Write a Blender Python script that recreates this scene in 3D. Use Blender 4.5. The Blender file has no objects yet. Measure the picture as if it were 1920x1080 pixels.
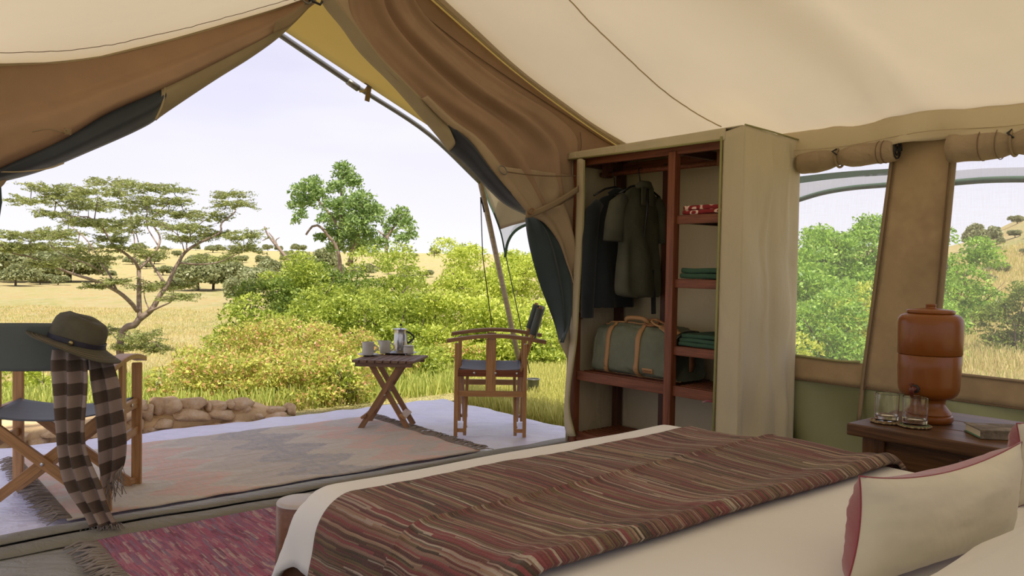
import bpy, bmesh, math, random
import numpy as np
from mathutils import Vector, Matrix, noise as mnoise

SC = bpy.context.scene
COL = SC.collection
PI = math.pi
rnd = random.Random(7)
nrs = np.random.RandomState(7)

# ------------------------------------------------------------------ camera
F = 1500.0
CZ = 1.05
PITCH, ROLL = math.radians(1.49), math.radians(0.95)
r0, u0, fw = Vector((1, 0, 0)), Vector((0, math.sin(PITCH), math.cos(PITCH))), Vector((0, math.cos(PITCH), -math.sin(PITCH)))
cr = r0 * math.cos(ROLL) + u0 * math.sin(ROLL)
cu = u0 * math.cos(ROLL) - r0 * math.sin(ROLL)
cam_d = bpy.data.cameras.new('camera')
cam_d.sensor_width = 36
cam_d.lens = F * 36 / 1920
cam_d.clip_start = 0.05
cam_d.clip_end = 2000
cam = bpy.data.objects.new('camera', cam_d)
COL.objects.link(cam)
cam.matrix_world = Matrix(((cr.x, cu.x, -fw.x, 0), (cr.y, cu.y, -fw.y, 0), (cr.z, cu.z, -fw.z, CZ), (0, 0, 0, 1)))
SC.camera = cam

# ------------------------------------------------------------------ sky, sun, exposure
SUN_EL, SUN_AZ = math.radians(66), None
w = bpy.data.worlds.new('sky'); SC.world = w; w.use_nodes = True
wt = w.node_tree; wt.nodes.clear()
def wn(t, **k):
    n = wt.nodes.new(t)
    for a, b in k.items(): setattr(n, a, b)
    return n
geo = wn('ShaderNodeTexCoord'); sep = wn('ShaderNodeSeparateXYZ')
wt.links.new(geo.outputs['Generated'], sep.inputs[0])
ramp = wn('ShaderNodeValToRGB')
ramp.color_ramp.elements[0].position = 0.0; ramp.color_ramp.elements[0].color = (0.80, 0.79, 0.82, 1)
ramp.color_ramp.elements[1].position = 0.36; ramp.color_ramp.elements[1].color = (0.54, 0.53, 0.70, 1)
e = ramp.color_ramp.elements.new(0.14); e.color = (0.68, 0.67, 0.79, 1)
wt.links.new(sep.outputs['Z'], ramp.inputs[0])
nz = wn('ShaderNodeTexNoise'); nz.inputs['Scale'].default_value = 2.2; nz.inputs['Detail'].default_value = 4
mp = wn('ShaderNodeMapping'); mp.inputs['Scale'].default_value = (1, 1, 4)
wt.links.new(geo.outputs['Generated'], mp.inputs[0]); wt.links.new(mp.outputs[0], nz.inputs['Vector'])
cr2 = wn('ShaderNodeMapRange'); cr2.inputs[1].default_value = .4; cr2.inputs[2].default_value = .75
wt.links.new(nz.outputs[0], cr2.inputs[0])
mx = wn('ShaderNodeMix', data_type='RGBA')
wt.links.new(cr2.outputs[0], mx.inputs[0]); wt.links.new(ramp.outputs[0], mx.inputs[6]); mx.inputs[7].default_value = (0.76, 0.75, 0.82, 1)
bg = wn('ShaderNodeBackground'); bg.inputs[1].default_value = 0.92
wo = wn('ShaderNodeOutputWorld')
wt.links.new(mx.outputs[2], bg.inputs[0]); wt.links.new(bg.outputs[0], wo.inputs[0])

UX, UY = -math.sin(math.radians(40)), math.cos(math.radians(40))     # tent axis towards the open front
VX, VY = math.cos(math.radians(40)), math.sin(math.radians(40))      # tent axis towards the window wall
def T(u, v, z=0.0): return Vector((u * UX + v * VX, u * UY + v * VY, z))
sun_d = bpy.data.lights.new('sun', 'SUN'); sun_d.energy = 4.3; sun_d.angle = math.radians(1.2); sun_d.color = (1, .93, .80)
sun = bpy.data.objects.new('sun', sun_d); COL.objects.link(sun)
sdir = (T(-1.0, -0.45).normalized() * math.cos(SUN_EL) + Vector((0, 0, math.sin(SUN_EL)))).normalized()
sun.rotation_euler = sdir.to_track_quat('Z', 'Y').to_euler()
sun.location = sdir * 30
SC.view_settings.view_transform = 'Standard'; SC.view_settings.look = 'None'
SC.view_settings.gamma = 1; SC.view_settings.use_curve_mapping = False
SC.view_settings.exposure = 0.5
try:
    SC.cycles.max_bounces = 12; SC.cycles.diffuse_bounces = 7; SC.cycles.transparent_max_bounces = 16
    SC.cycles.transmission_bounces = 8
except Exception: pass

# ------------------------------------------------------------------ measuring rays: a pixel of the photograph to a point on a real plane
CAM = Vector((0, 0, CZ))
def ray(px, py): return fw + cr * ((px - 960) / F) + cu * ((540 - py) / F)
def at_u(px, py, u):
    r = ray(px, py); k = u / (r.x * UX + r.y * UY); return CAM + r * k
def at_v(px, py, v):
    r = ray(px, py); k = v / (r.x * VX + r.y * VY); return CAM + r * k
def at_z(px, py, z):
    r = ray(px, py); return CAM + r * ((z - CZ) / r.z)
def at_d(px, py, d):
    r = ray(px, py); return CAM + r * (d / r.y)
def uv_of(p): return (p.x * UX + p.y * UY, p.x * VX + p.y * VY)

# ------------------------------------------------------------------ materials
def hexc(r, g, b): return tuple((c / 255 / 12.92) if c / 255 < .04045 else ((c / 255 + .055) / 1.055) ** 2.4 for c in (r, g, b)) + (1,)
class NT:
    def __init__(s, name):
        s.m = bpy.data.materials.new(name); s.m.use_nodes = True; s.t = s.m.node_tree; s.t.nodes.clear()
        s.out = s.n('ShaderNodeOutputMaterial'); s.b = s.n('ShaderNodeBsdfPrincipled'); s.l(s.b.outputs[0], s.out.inputs[0])
    def n(s, t, **k):
        n = s.t.nodes.new(t)
        for a, b in k.items(): setattr(n, a, b)
        return n
    def l(s, a, b): s.t.links.new(a, b)
    def coord(s, kind='Object', scale=(1, 1, 1), rot=(0, 0, 0)):
        tc = s.n('ShaderNodeTexCoord'); mp = s.n('ShaderNodeMapping')
        mp.inputs['Scale'].default_value = scale; mp.inputs['Rotation'].default_value = rot
        s.l(tc.outputs[kind], mp.inputs[0]); return mp.outputs[0]
    def noise(s, vec, scale=5, detail=4, rough=.55, dist=0):
        n = s.n('ShaderNodeTexNoise'); n.inputs['Scale'].default_value = scale; n.inputs['Detail'].default_value = detail
        n.inputs['Roughness'].default_value = rough; n.inputs['Distortion'].default_value = dist
        s.l(vec, n.inputs['Vector']); return n.outputs[0]
    def ramp(s, fac, stops, interp='LINEAR'):
        n = s.n('ShaderNodeValToRGB'); r = n.color_ramp; r.interpolation = interp
        while len(r.elements) < len(stops): r.elements.new(0.5)
        for e, (p, c) in zip(r.elements, stops): e.position = p; e.color = c
        s.l(fac, n.inputs[0]); return n.outputs[0]
    def mix(s, fac, a, b, mode='MIX'):
        n = s.n('ShaderNodeMix', data_type='RGBA', blend_type=mode)
        for i, v in ((0, fac), (6, a), (7, b)):
            if hasattr(v, 'is_linked') or hasattr(v, 'links'): s.l(v, n.inputs[i])
            else: n.inputs[i].default_value = v
        return n.outputs[2]
    def math(s, op, a, b=None):
        n = s.n('ShaderNodeMath', operation=op)
        for i, v in enumerate((a, b)):
            if v is None: continue
            if hasattr(v, 'links'): s.l(v, n.inputs[i])
            else: n.inputs[i].default_value = v
        return n.outputs[0]
    def bump(s, h, strength=.3, dist=.01, prev=None):
        n = s.n('ShaderNodeBump'); n.inputs['Strength'].default_value = strength; n.inputs['Distance'].default_value = dist
        s.l(h, n.inputs['Height'])
        if prev is not None: s.l(prev, n.inputs['Normal'])
        return n.outputs[0]
    def fin(s, col, rough=.8, nrm=None, **k):
        if hasattr(col, 'links'): s.l(col, s.b.inputs['Base Color'])
        else: s.b.inputs['Base Color'].default_value = col
        s.b.inputs['Roughness'].default_value = rough
        if nrm is not None: s.l(nrm, s.b.inputs['Normal'])
        for a, b in k.items(): s.b.inputs[a.replace('_', ' ')].default_value = b
        return s.m
    def translucent(s, col, fac):
        tr = s.n('ShaderNodeBsdfTranslucent'); ms = s.n('ShaderNodeMixShader'); ms.inputs[0].default_value = fac
        if hasattr(col, 'links'): s.l(col, tr.inputs[0])
        else: tr.inputs[0].default_value = col
        s.l(s.b.outputs[0], ms.inputs[1]); s.l(tr.outputs[0], ms.inputs[2]); s.l(ms.outputs[0], s.out.inputs[0])
        return s.m
def mul(c, k): return (c[0] * k, c[1] * k, c[2] * k, 1)

def cloth(name, c, rough=.85, var=.18, vs=3.0, wr=.25, ws=6, weave=.15, trans=0, tcol=None, sheen=0, stretch=(1, 1, 1), dirt=None):
    n = NT(name); co = n.coord('Object', stretch)
    a = n.noise(co, vs, 5, .6)
    col = n.mix(n.ramp(a, [(.3, (0, 0, 0, 1)), (.7, (1, 1, 1, 1))]), mul(c, 1 - var), mul(c, 1 + var))
    if dirt:
        d = n.noise(co, dirt[1], 4, .7); col = n.mix(n.ramp(d, [(.45, (0, 0, 0, 1)), (.75, (1, 1, 1, 1))]), col, dirt[0])
    wv = n.noise(n.coord('Object', (1, 1, 1)), 420, 2, .5)
    nb = n.bump(n.noise(co, ws, 3, .5, .6), wr, .02)
    nb = n.bump(wv, weave, .0008, nb)
    m = n.fin(col, rough, nb, Sheen_Weight=sheen)
    if trans: n.translucent(n.mix(.5, col, tcol or c), trans)
    return m
def wood(name, c1, c2, rough=.45, scale=1.0, bump=.15, spec=.5):
    n = NT(name); co = n.coord('Object', (1.6 * scale, 26 * scale, 26 * scale))
    a = n.noise(co, 2.2, 6, .65, .8); b = n.noise(n.coord('Object', (2.5, 120, 120)), 2, 3, .6)
    f = n.math('ADD', n.math('MULTIPLY', a, .75), n.math('MULTIPLY', b, .25))
    col = n.ramp(f, [(.32, c1), (.5, mul(tuple((x + y) / 2 for x, y in zip(c1, c2)), 1)), (.68, c2)])
    return n.fin(col, rough, n.bump(f, bump, .003), Specular_IOR_Level=spec)
def plain(name, c, rough=.5, metal=0, **k):
    n = NT(name); a = n.noise(n.coord('Object'), 14, 4)
    return n.fin(n.mix(a, mul(c, .85), mul(c, 1.12)), rough, None, Metallic=metal, **k)
def streaky(name, cols, freq, along, dens_bump=.5, weft=900, axis='UV', rough=.95, wdist=.003, darkbase=None):
    # woven stripes: colour changes quickly across (uv x), slowly along (uv y)
    n = NT(name); co = n.coord(axis, (freq, along, 1))
    a = n.noise(co, 1.0, 3, .75, .25)
    st = [(0.28 + .44 * i / (len(cols) - 1), c) for i, c in enumerate(cols)]
    col = n.ramp(a, st, 'LINEAR')
    b2 = n.noise(n.coord(axis, (freq * 2.7, along * 2.2, 1)), 1.0, 2, .6)
    col = n.mix(n.ramp(b2, [(.35, (0, 0, 0, 1)), (.65, (.55, .55, .55, 1))]), col, n.ramp(b2, [(.3, cols[0]), (.5, cols[-1]), (.7, cols[len(cols) // 2])]))
    h = n.noise(n.coord(axis, (freq * 1.5, weft, 1)), 1.0, 2, .5)
    hh = n.math('ADD', n.math('MULTIPLY', b2, .6), h)
    return n.fin(col, rough, n.bump(hh, dens_bump, wdist), Sheen_Weight=.1)

def stripes(name, cols, freq, along, dens_bump=.5, weft=900, rough=.95, wdist=.003):
    """woven stripes: each warp stripe takes a colour of its own, changing now and then along its length"""
    n = NT(name); K = len(cols)
    tc = n.n('ShaderNodeTexCoord'); sp = n.n('ShaderNodeSeparateXYZ'); n.l(tc.outputs['UV'], sp.inputs[0])
    def layer(fq, al, ph):
        wob = n.noise(n.coord('UV', (3, 6, 1)), 1, 2)
        x = n.math('ADD', n.math('MULTIPLY', sp.outputs[0], fq), n.math('MULTIPLY', wob, fq * .02))
        fx = n.math('FLOOR', x)
        w1 = n.n('ShaderNodeTexWhiteNoise', noise_dimensions='1D'); n.l(n.math('ADD', fx, ph), w1.inputs['W'])
        y = n.math('FLOOR', n.math('ADD', n.math('MULTIPLY', sp.outputs[1], al), n.math('MULTIPLY', w1.outputs[0], 7.0)))
        cx = n.n('ShaderNodeCombineXYZ'); n.l(fx, cx.inputs[0]); n.l(y, cx.inputs[1])
        w2 = n.n('ShaderNodeTexWhiteNoise', noise_dimensions='2D'); n.l(cx.outputs[0], w2.inputs['Vector'])
        return x, w2.outputs[0]
    x, r1 = layer(freq, along, 3.0); x2, r2 = layer(freq * 2.3, along * 2.1, 11.0)
    st = [(i / K, c) for i, c in enumerate(cols)]
    col = n.mix(n.ramp(r2, [(0, (.0, .0, .0, 1)), (.62, (.75, .75, .75, 1))], 'CONSTANT'), n.ramp(r1, st, 'CONSTANT'), n.ramp(r2, [(.62 + .38 * i / K, c) for i, c in enumerate(cols[::-1])], 'CONSTANT'))
    tone = n.noise(n.coord('UV', (7, 3, 1)), 1, 3, .6)
    col = n.mix(n.ramp(tone, [(.40, (.35, .35, .35, 1)), (.55, (0, 0, 0, 1))]), col, cols[1])
    g = n.noise(n.coord('UV', (freq * 2, weft * .5, 1)), 1.0, 2, .6)
    col = n.mix(n.math('MULTIPLY', g, .5), col, mul(cols[0], 1.2))
    h = n.noise(n.coord('UV', (freq * .9, weft, 1)), 1.0, 2, .5)
    rib = n.math('PINGPONG', x, .5)
    hh = n.math('ADD', n.math('MULTIPLY', rib, 1.0), n.math('MULTIPLY', h, .8))
    return n.fin(col, rough, n.bump(hh, dens_bump, wdist), Sheen_Weight=.1)

M = {}
M['roof'] = cloth('cream_canvas', (.69, .60, .43, 1), .8, .05, 1.2, .35, 2.2, .05, trans=.30, tcol=(.61, .52, .37, 1))
M['valance'] = cloth('cream_valance_canvas', (.60, .51, .34, 1), .8, .06, 2, .35, 7, .05, trans=.15)
M['brown'] = cloth('brown_canvas', (.39, .262, .168, 1), .85, .14, 2.5, .5, 5, .1, trans=.25, tcol=(.50, .20, .08, 1))
M['brownlite'] = cloth('tan_canvas', (.41, .31, .20, 1), .85, .12, 3, .4, 7, .1, trans=.12)
M['olivestrip'] = cloth('olive_tan_canvas', (.40, .33, .20, 1), .85, .1, 3, .4, 7, .1, trans=.15)
M['navy'] = cloth('navy_canvas', (.024, .032, .045, 1), .6, .3, 3, .35, 5, .1, sheen=.3)
M['teal'] = cloth('dark_teal_canvas', (.020, .038, .042, 1), .6, .3, 3, .35, 5, .1, sheen=.3)
M['wallbrown'] = cloth('window_wall_canvas', (.47, .35, .205, 1), .85, .2, 3, .4, 4, .12, trans=.22, tcol=(.5, .34, .14, 1), dirt=((.28, .20, .12, 1), 2.2))
M['wallgreen'] = cloth('olive_skirt', (.28, .295, .15, 1), .45, .1, 3, .7, 3, .03, trans=.10, stretch=(1, 1, .35))
M['wardcanvas'] = cloth('wardrobe_canvas', (.57, .50, .345, 1), .85, .07, 2, 1.0, 8, .1, trans=.12, stretch=(1, 1, .4))
M['piping'] = cloth('olive_binding', (.27, .26, .10, 1), .7, .1)
M['fly'] = cloth('fly_canvas', (.50, .42, .20, 1), .8, .05, 1.5, .3, 3, .05, trans=.42, tcol=(.80, .64, .27, 1))
M['flyside'] = cloth('fly_side_canvas', (.50, .43, .27, 1), .8, .08, 3, .3, 6, .05, trans=.35)
M['greentrim'] = cloth('green_binding', (.05, .10, .06, 1), .8, .1, trans=.15)
M['strap'] = cloth('tie_strap', (.26, .19, .11, 1), .8, .1)
M['thread'] = cloth('seam_thread', (.60, .50, .32, 1), .9, .1, trans=.35)
M['threadd'] = cloth('dark_seam', (.17, .11, .065, 1), .9, .1)
def mesh_mat():
    n = NT('window_mesh'); tr = n.n('ShaderNodeBsdfTransparent'); ms = n.n('ShaderNodeMixShader')
    co = n.coord('UV', (1, 1, 1))
    a = n.noise(n.coord('UV', (10, 260, 1)), 1, 2); b = n.noise(n.coord('UV', (260, 10, 1)), 1, 2)
    f = n.math('ADD', n.math('MULTIPLY', a, .22), n.math('MULTIPLY', b, .12))
    n.l(n.math('SUBTRACT', n.math('ADD', f, .0), 0.03), ms.inputs[0])
    tl = n.n('ShaderNodeBsdfTranslucent'); tl.inputs[0].default_value = (.95, .90, .96, 1)
    n.b.inputs['Base Color'].default_value = (.75, .72, .72, 1)
    m2 = n.n('ShaderNodeMixShader'); m2.inputs[0].default_value = .6
    n.l(n.b.outputs[0], m2.inputs[1]); n.l(tl.outputs[0], m2.inputs[2])
    n.l(tr.outputs[0], ms.inputs[1]); n.l(m2.outputs[0], ms.inputs[2]); n.l(ms.outputs[0], n.out.inputs[0])
    n.b.inputs['Roughness'].default_value = 1
    return n.m
M['mesh'] = mesh_mat()
def mesh2():
    n = NT('grey_gauze'); tr = n.n('ShaderNodeBsdfTransparent'); ms = n.n('ShaderNodeMixShader'); ms.inputs[0].default_value = .62
    tl = n.n('ShaderNodeBsdfTranslucent'); tl.inputs[0].default_value = (.55, .56, .60, 1)
    n.l(tr.outputs[0], ms.inputs[1]); n.l(tl.outputs[0], ms.inputs[2]); n.l(ms.outputs[0], n.out.inputs[0])
    return n.m
M['gauze'] = mesh2()
def groundsheet(name, c, rough, wr):
    n = NT(name); co = n.coord('Object', (1, 1, 1))
    a = n.noise(co, 1.3, 4, .6); col = n.mix(a, mul(c, .85), mul(c, 1.15))
    d = n.noise(co, 7, 5, .7); col = n.mix(n.ramp(d, [(.55, (0, 0, 0, 1)), (.8, (.4, .4, .4, 1))]), col, mul(c, .6))
    nb = n.bump(n.noise(n.coord('Object', (1.2, 3, 1), (0, 0, math.radians(-40))), 5, 4, .6, 1.2), wr, .03)
    return n.fin(col, rough, nb, Specular_IOR_Level=.6)
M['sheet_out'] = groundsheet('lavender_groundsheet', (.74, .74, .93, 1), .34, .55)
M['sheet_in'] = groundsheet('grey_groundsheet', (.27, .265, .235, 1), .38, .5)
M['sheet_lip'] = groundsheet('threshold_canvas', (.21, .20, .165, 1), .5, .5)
M['black'] = plain('gap_shade_black', (.012, .012, .012, 1), .8)
M['bedsheet'] = cloth('bed_linen', (.70, .695, .71, 1), .85, .03, 2, .45, 5, .05, sheen=.1)
M['pillow'] = cloth('pillow_linen', (.66, .64, .60, 1), .85, .03, 2, .5, 5, .05)
M['cushion'] = cloth('sand_velvet', (.56, .53, .44, 1), .75, .10, 4, .4, 7, .1, sheen=.4)
M['maroon'] = cloth('maroon_velvet', (.21, .022, .038, 1), .75, .15, 5, .3, 9, .1, sheen=.4)
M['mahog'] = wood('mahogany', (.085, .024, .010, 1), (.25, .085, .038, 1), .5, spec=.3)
M['mahogd'] = wood('mahogany_shade_and_knot', (.05, .016, .010, 1), (.13, .05, .03, 1), .4)  # mahogany darkened to paint shade inside the wardrobe; also the nightstand knot
M['teak'] = wood('teak', (.25, .115, .04, 1), (.52, .29, .12, 1), .42)
M['teakd'] = wood('weathered_teak', (.13, .065, .03, 1), (.36, .19, .09, 1), .55)
M['slat'] = wood('dark_weathered_slat', (.07, .04, .025, 1), (.25, .15, .10, 1), .6)
M['stand'] = wood('rustic_dark_wood', (.020, .009, .004, 1), (.17, .080, .030, 1), .42, .6, .15, .3)
M['bedwood'] = wood('bed_post_wood', (.085, .028, .012, 1), (.22, .085, .038, 1), .35, .5)
M['bamboo'] = wood('pole_wood', (.22, .17, .10, 1), (.42, .35, .24, 1), .5)
M['pole'] = plain('grey_metal_pole', (.20, .20, .18, 1), .4, .6)
M['steel'] = plain('brushed_steel', (.45, .45, .46, 1), .22, 1.0)
M['screw'] = plain('bright_screw', (.7, .7, .7, 1), .3, 1.0)
M['ceram'] = plain('grey_white_ceramic', (.50, .50, .48, 1), .35)
M['urn'] = plain('glazed_terracotta', (.185, .055, .006, 1), .38, 0, Specular_IOR_Level=.3, Coat_Weight=.22, Coat_Roughness=.15)
M['urnd'] = plain('dark_red_plastic', (.10, .02, .012, 1), .35)
M['rubber'] = plain('dark_rubber', (.02, .02, .02, 1), .6)
M['chairc'] = cloth('grey_green_canvas', (.085, .10, .095, 1), .7, .1, 4, .2, 6, .2)
M['seatc'] = cloth('slate_canvas', (.085, .10, .125, 1), .6, .1, 4, .2, 6, .2)
M['bag'] = cloth('sage_canvas', (.125, .14, .095, 1), .8, .18, 6, .5, 8, .1)
M['leather'] = plain('tan_leather', (.36, .20, .085, 1), .6)
M['leatherd'] = plain('brown_leather', (.22, .09, .03, 1), .6)
M['jacket'] = cloth('navy_fleece', (.007, .012, .017, 1), .9, .3, 8, .4, 6, .2, sheen=.15)
M['shirt'] = cloth('olive_shirt_cotton', (.062, .064, .042, 1), .85, .2, 8, .5, 9, .2)
M['hanger'] = plain('black_plastic', (.012, .012, .015, 1), .4)
M['towelg'] = cloth('forest_green_cloth', (.035, .085, .052, 1), .95, .15, 20, .3, 15, .5)
M['hat'] = cloth('olive_hat_canvas', (.085, .078, .050, 1), .85, .25, 9, .4, 14, .3)
M['hatband'] = plain('navy_band', (.018, .016, .03, 1), .5)
M['brass'] = plain('brass_button', (.35, .28, .13, 1), .35, .9)
M['fringe'] = plain('grey_fringe_yarn', (.28, .24, .21, 1), .95)
M['stone'] = None
def towel_red():
    n = NT('red_patterned_cloth'); co = n.coord('Object')
    a = n.n('ShaderNodeTexWave'); a.inputs['Scale'].default_value = 16; a.inputs['Distortion'].default_value = 9; a.inputs['Detail'].default_value = 1
    n.l(co, a.inputs[0])
    return n.fin(n.ramp(a.outputs[1], [(0, (.22, .015, .018, 1)), (.72, (.26, .018, .02, 1)), (.82, (.7, .5, .42, 1)), (1, (.75, .6, .5, 1))]), .9)
M['towelr'] = towel_red()
M['throw'] = stripes('striped_throw', [(.050, .030, .020, 1), (.19, .040, .045, 1), (.14, .095, .045, 1), (.52, .44, .36, 1), (.25, .055, .065, 1), (.060, .040, .024, 1), (.38, .27, .18, 1), (.20, .15, .07, 1), (.28, .17, .13, 1), (.09, .03, .03, 1)], 165, 2.2, .8, 420, wdist=.004)
M['ragrug'] = stripes('magenta_rag_rug', [(.20, .045, .085, 1), (.44, .10, .18, 1), (.30, .12, .20, 1), (.62, .46, .40, 1), (.40, .09, .155, 1), (.27, .19, .27, 1), (.55, .22, .26, 1)], 85, 8, 1.0, 150, wdist=.010)
def kilim():
    n = NT('faded_kilim'); co = n.n('ShaderNodeTexCoord'); sp = n.n('ShaderNodeSeparateXYZ'); n.l(co.outputs['UV'], sp.inputs[0])
    t = n.math('PINGPONG', n.math('MULTIPLY', sp.outputs[1], 1.0), .16)
    fine = n.math('SNAP', t, .02)
    ws = n.noise(n.coord('UV', (9, 9, 1)), 1, 4, .7)
    s = n.math('ADD', n.math('ADD', sp.outputs[0], n.math('MULTIPLY', fine, 1.3)), n.math('MULTIPLY', n.math('SUBTRACT', ws, .5), .16))
    s = n.math('DIVIDE', s, 2.4)
    be, sa, gr, br = (.66, .60, .50, 1), (.74, .47, .38, 1), (.36, .36, .38, 1), (.56, .50, .44, 1)
    col = n.ramp(s, [(0, be), (.04, sa), (.105, be), (.22, sa), (.33, be), (.36, br), (.47, gr), (.60, be), (.68, sa), (.76, br), (.84, sa), (.90, be), (.96, sa)], 'CONSTANT')
    wn_ = n.noise(n.coord('UV', (25, 14, 1)), 1, 5, .75)
    col = n.mix(n.ramp(wn_, [(.40, (.05, .05, .05, 1)), (.68, (.95, .95, .95, 1))]), col, (.60, .535, .46, 1))
    d = n.noise(n.coord('UV', (60, 8, 1)), 1, 3)
    col = n.mix(n.math('MULTIPLY', d, .5), col, mul((.46, .42, .38, 1), .8))
    nb = n.bump(n.noise(n.coord('UV', (3, 14, 1)), 1, 5, .6, .8), .8, .025)
    nb = n.bump(n.noise(n.coord('UV', (300, 120, 1)), 1, 2), .4, .002, nb)
    return n.fin(col, .95, nb)
M['kilim'] = kilim()
def plaid():
    n = NT('checked_scarf'); co = n.n('ShaderNodeTexCoord'); sp = n.n('ShaderNodeSeparateXYZ'); n.l(co.outputs['UV'], sp.inputs[0])
    def sq(o, per): return n.math('GREATER_THAN', n.math('FRACT', n.math('DIVIDE', o, per)), .5)
    f = n.math('ADD', n.math('MULTIPLY', sq(sp.outputs[1], .094), .68), n.math('MULTIPLY', sq(sp.outputs[0], .094), .30))
    col = n.ramp(f, [(0, (.40, .32, .285, 1)), (.30, (.33, .25, .215, 1)), (.68, (.115, .078, .055, 1)), (1, (.075, .052, .038, 1))])
    g = n.noise(n.coord('UV', (200, 200, 1)), 1, 2)
    col = n.mix(n.math('MULTIPLY', g, .35), col, mul((.3, .24, .21, 1), .7))
    n.fin(col, .9, n.bump(n.noise(n.coord('UV', (40, 6, 1)), 1, 3), .4, .006)); return n.translucent(col, .22)
M['plaid'] = plaid()
def stone():
    n = NT('sandstone'); co = n.coord('Object'); a = n.noise(co, 9, 8, .7); b = n.noise(co, 40, 4, .6)
    col = n.ramp(a, [(.25, (.36, .21, .10, 1)), (.5, (.66, .45, .24, 1)), (.72, (.80, .66, .46, 1))])
    return n.fin(col, .95, n.bump(b, .5, .01, n.bump(a, .9, .05)))
M['stone'] = stone()
def leafm(name, c1, c2, tr=.35, c3=None, rough=.45):
    n = NT(name); g = n.n('ShaderNodeNewGeometry')
    st = [(0, c1), (1, c2)] if c3 is None else [(0, c1), (.80, c2), (.86, c3), (1, c3)]
    col = n.ramp(g.outputs['Random Per Island'], st)
    n.fin(col, rough); n.translucent(col, tr); return n.m
M['leaf_shrub'] = leafm('shrub_leaves', (.20, .28, .03, 1), (.66, .74, .13, 1), .45)
M['leaf_lime'] = leafm('lime_leaves', (.32, .42, .04, 1), (.88, .92, .20, 1), .5)
M['leaf_green'] = leafm('fresh_green_leaves', (.12, .27, .03, 1), (.50, .74, .12, 1), .45)
M['flap'] = cloth('rolled_flap_canvas', (.34, .255, .16, 1), .85, .15, 5, .8, 12, .12, trans=.05)
M['leaf_dark'] = leafm('dark_tree_leaves', (.10, .17, .03, 1), (.36, .46, .08, 1), .4)
M['leaf_fig'] = leafm('grey_green_leaves', (.14, .24, .06, 1), (.42, .56, .17, 1), .4)
M['leaf_acacia'] = leafm('acacia_leaves', (.20, .25, .07, 1), (.54, .58, .20, 1), .45)
M['leaf_rust'] = leafm('rusty_shrub_leaves', (.28, .33, .05, 1), (.80, .80, .18, 1), .45, (.80, .45, .24, 1))
M['leaf_far'] = leafm('hazy_leaves', (.22, .25, .10, 1), (.42, .44, .22, 1), .3)  # distance haze mixed into the leaf colour
M['bark'] = wood('grey_bark', (.07, .05, .04, 1), (.26, .20, .16, 1), .9, .4, .6)
M['barkpale'] = wood('pale_bark', (.16, .11, .08, 1), (.42, .32, .25, 1), .9, .4, .6)
M['grass'] = leafm('dry_grass', (.56, .46, .18, 1), (.86, .74, .37, 1), .45, (.42, .48, .12, 1), .8)
M['grassy'] = leafm('bright_grass', (.45, .46, .10, 1), (.85, .80, .28, 1), .45, None, .8)
M['grassg'] = leafm('green_grass', (.32, .42, .07, 1), (.70, .70, .20, 1), .4, None, .8)

# ------------------------------------------------------------------ mesh helpers
def Mtx(loc=(0, 0, 0), rz=0, rot=None):
    m = Matrix.Translation(Vector(loc))
    return m @ (rot.to_4x4() if rot else Matrix.Rotation(rz, 4, 'Z'))
WORLD = {}
def link(name, me, mat, parent=None, mtx=None, smooth=False):
    o = bpy.data.objects.new(name, me); COL.objects.link(o)
    if mat is not None:
        me.materials.clear(); me.materials.append(mat)
    mtx = mtx if mtx is not None else Matrix()
    WORLD[o] = mtx
    if parent is not None:
        o.parent = parent; o.matrix_basis = WORLD[parent].inverted() @ mtx
    else: o.matrix_basis = mtx
    if smooth:
        me.polygons.foreach_set('use_smooth', [True] * len(me.polygons))
    return o
def tag(o, label=None, cat=None, group=None, kind=None):
    if label: o['label'] = label
    if cat: o['category'] = cat
    if group: o['group'] = group
    if kind: o['kind'] = kind
    return o
def thing(name, label, cat, loc=(0, 0, 0), rz=0, group=None):
    o = bpy.data.objects.new(name, None); COL.objects.link(o); o.empty_display_size = .1
    m = Mtx(loc, rz); WORLD[o] = m; o.matrix_basis = m
    return tag(o, label, cat, group)
def struct(o): o['kind'] = 'structure'; return o
def bm_me(bm, name='mesh'):
    me = bpy.data.meshes.new(name); bm.to_mesh(me); bm.free(); return me
def pd(verts, faces, name='mesh', uvs=None):
    me = bpy.data.meshes.new(name); me.from_pydata([tuple(v) for v in verts], [], faces)
    if uvs is not None:
        ul = me.uv_layers.new(name='UVMap')
        idx = np.empty(len(me.loops), dtype=np.int32); me.loops.foreach_get('vertex_index', idx)
        ul.data.foreach_set('uv', np.asarray(uvs, dtype=np.float32)[idx].ravel())
    return me
def np_me(verts, faces, name='mesh', mats=None):
    me = bpy.data.meshes.new(name); k = faces.shape[1]
    me.vertices.add(len(verts)); me.vertices.foreach_set('co', np.ascontiguousarray(verts, dtype=np.float32).ravel())
    me.loops.add(faces.size); me.loops.foreach_set('vertex_index', np.ascontiguousarray(faces, dtype=np.int32).ravel())
    me.polygons.add(len(faces)); me.polygons.foreach_set('loop_start', np.arange(0, faces.size, k, dtype=np.int32))
    me.update(calc_edges=True); return me
def box_bm(sx, sy, sz, bev=.003, center=True, segs=2):
    bm = bmesh.new(); bmesh.ops.create_cube(bm, size=1)
    bmesh.ops.scale(bm, vec=(sx, sy, sz), verts=bm.verts)
    if bev > 0:
        b = min(bev, .45 * min(sx, sy, sz)); bmesh.ops.bevel(bm, geom=bm.edges[:], offset=b, segments=segs, affect='EDGES', profile=.6)
    return bm
def box(name, sx, sy, sz, mat, parent=None, mtx=None, bev=.003):
    """box centred on its matrix, grain along local x"""
    return link(name, bm_me(box_bm(sx, sy, sz, bev), name), mat, parent, mtx)
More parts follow.
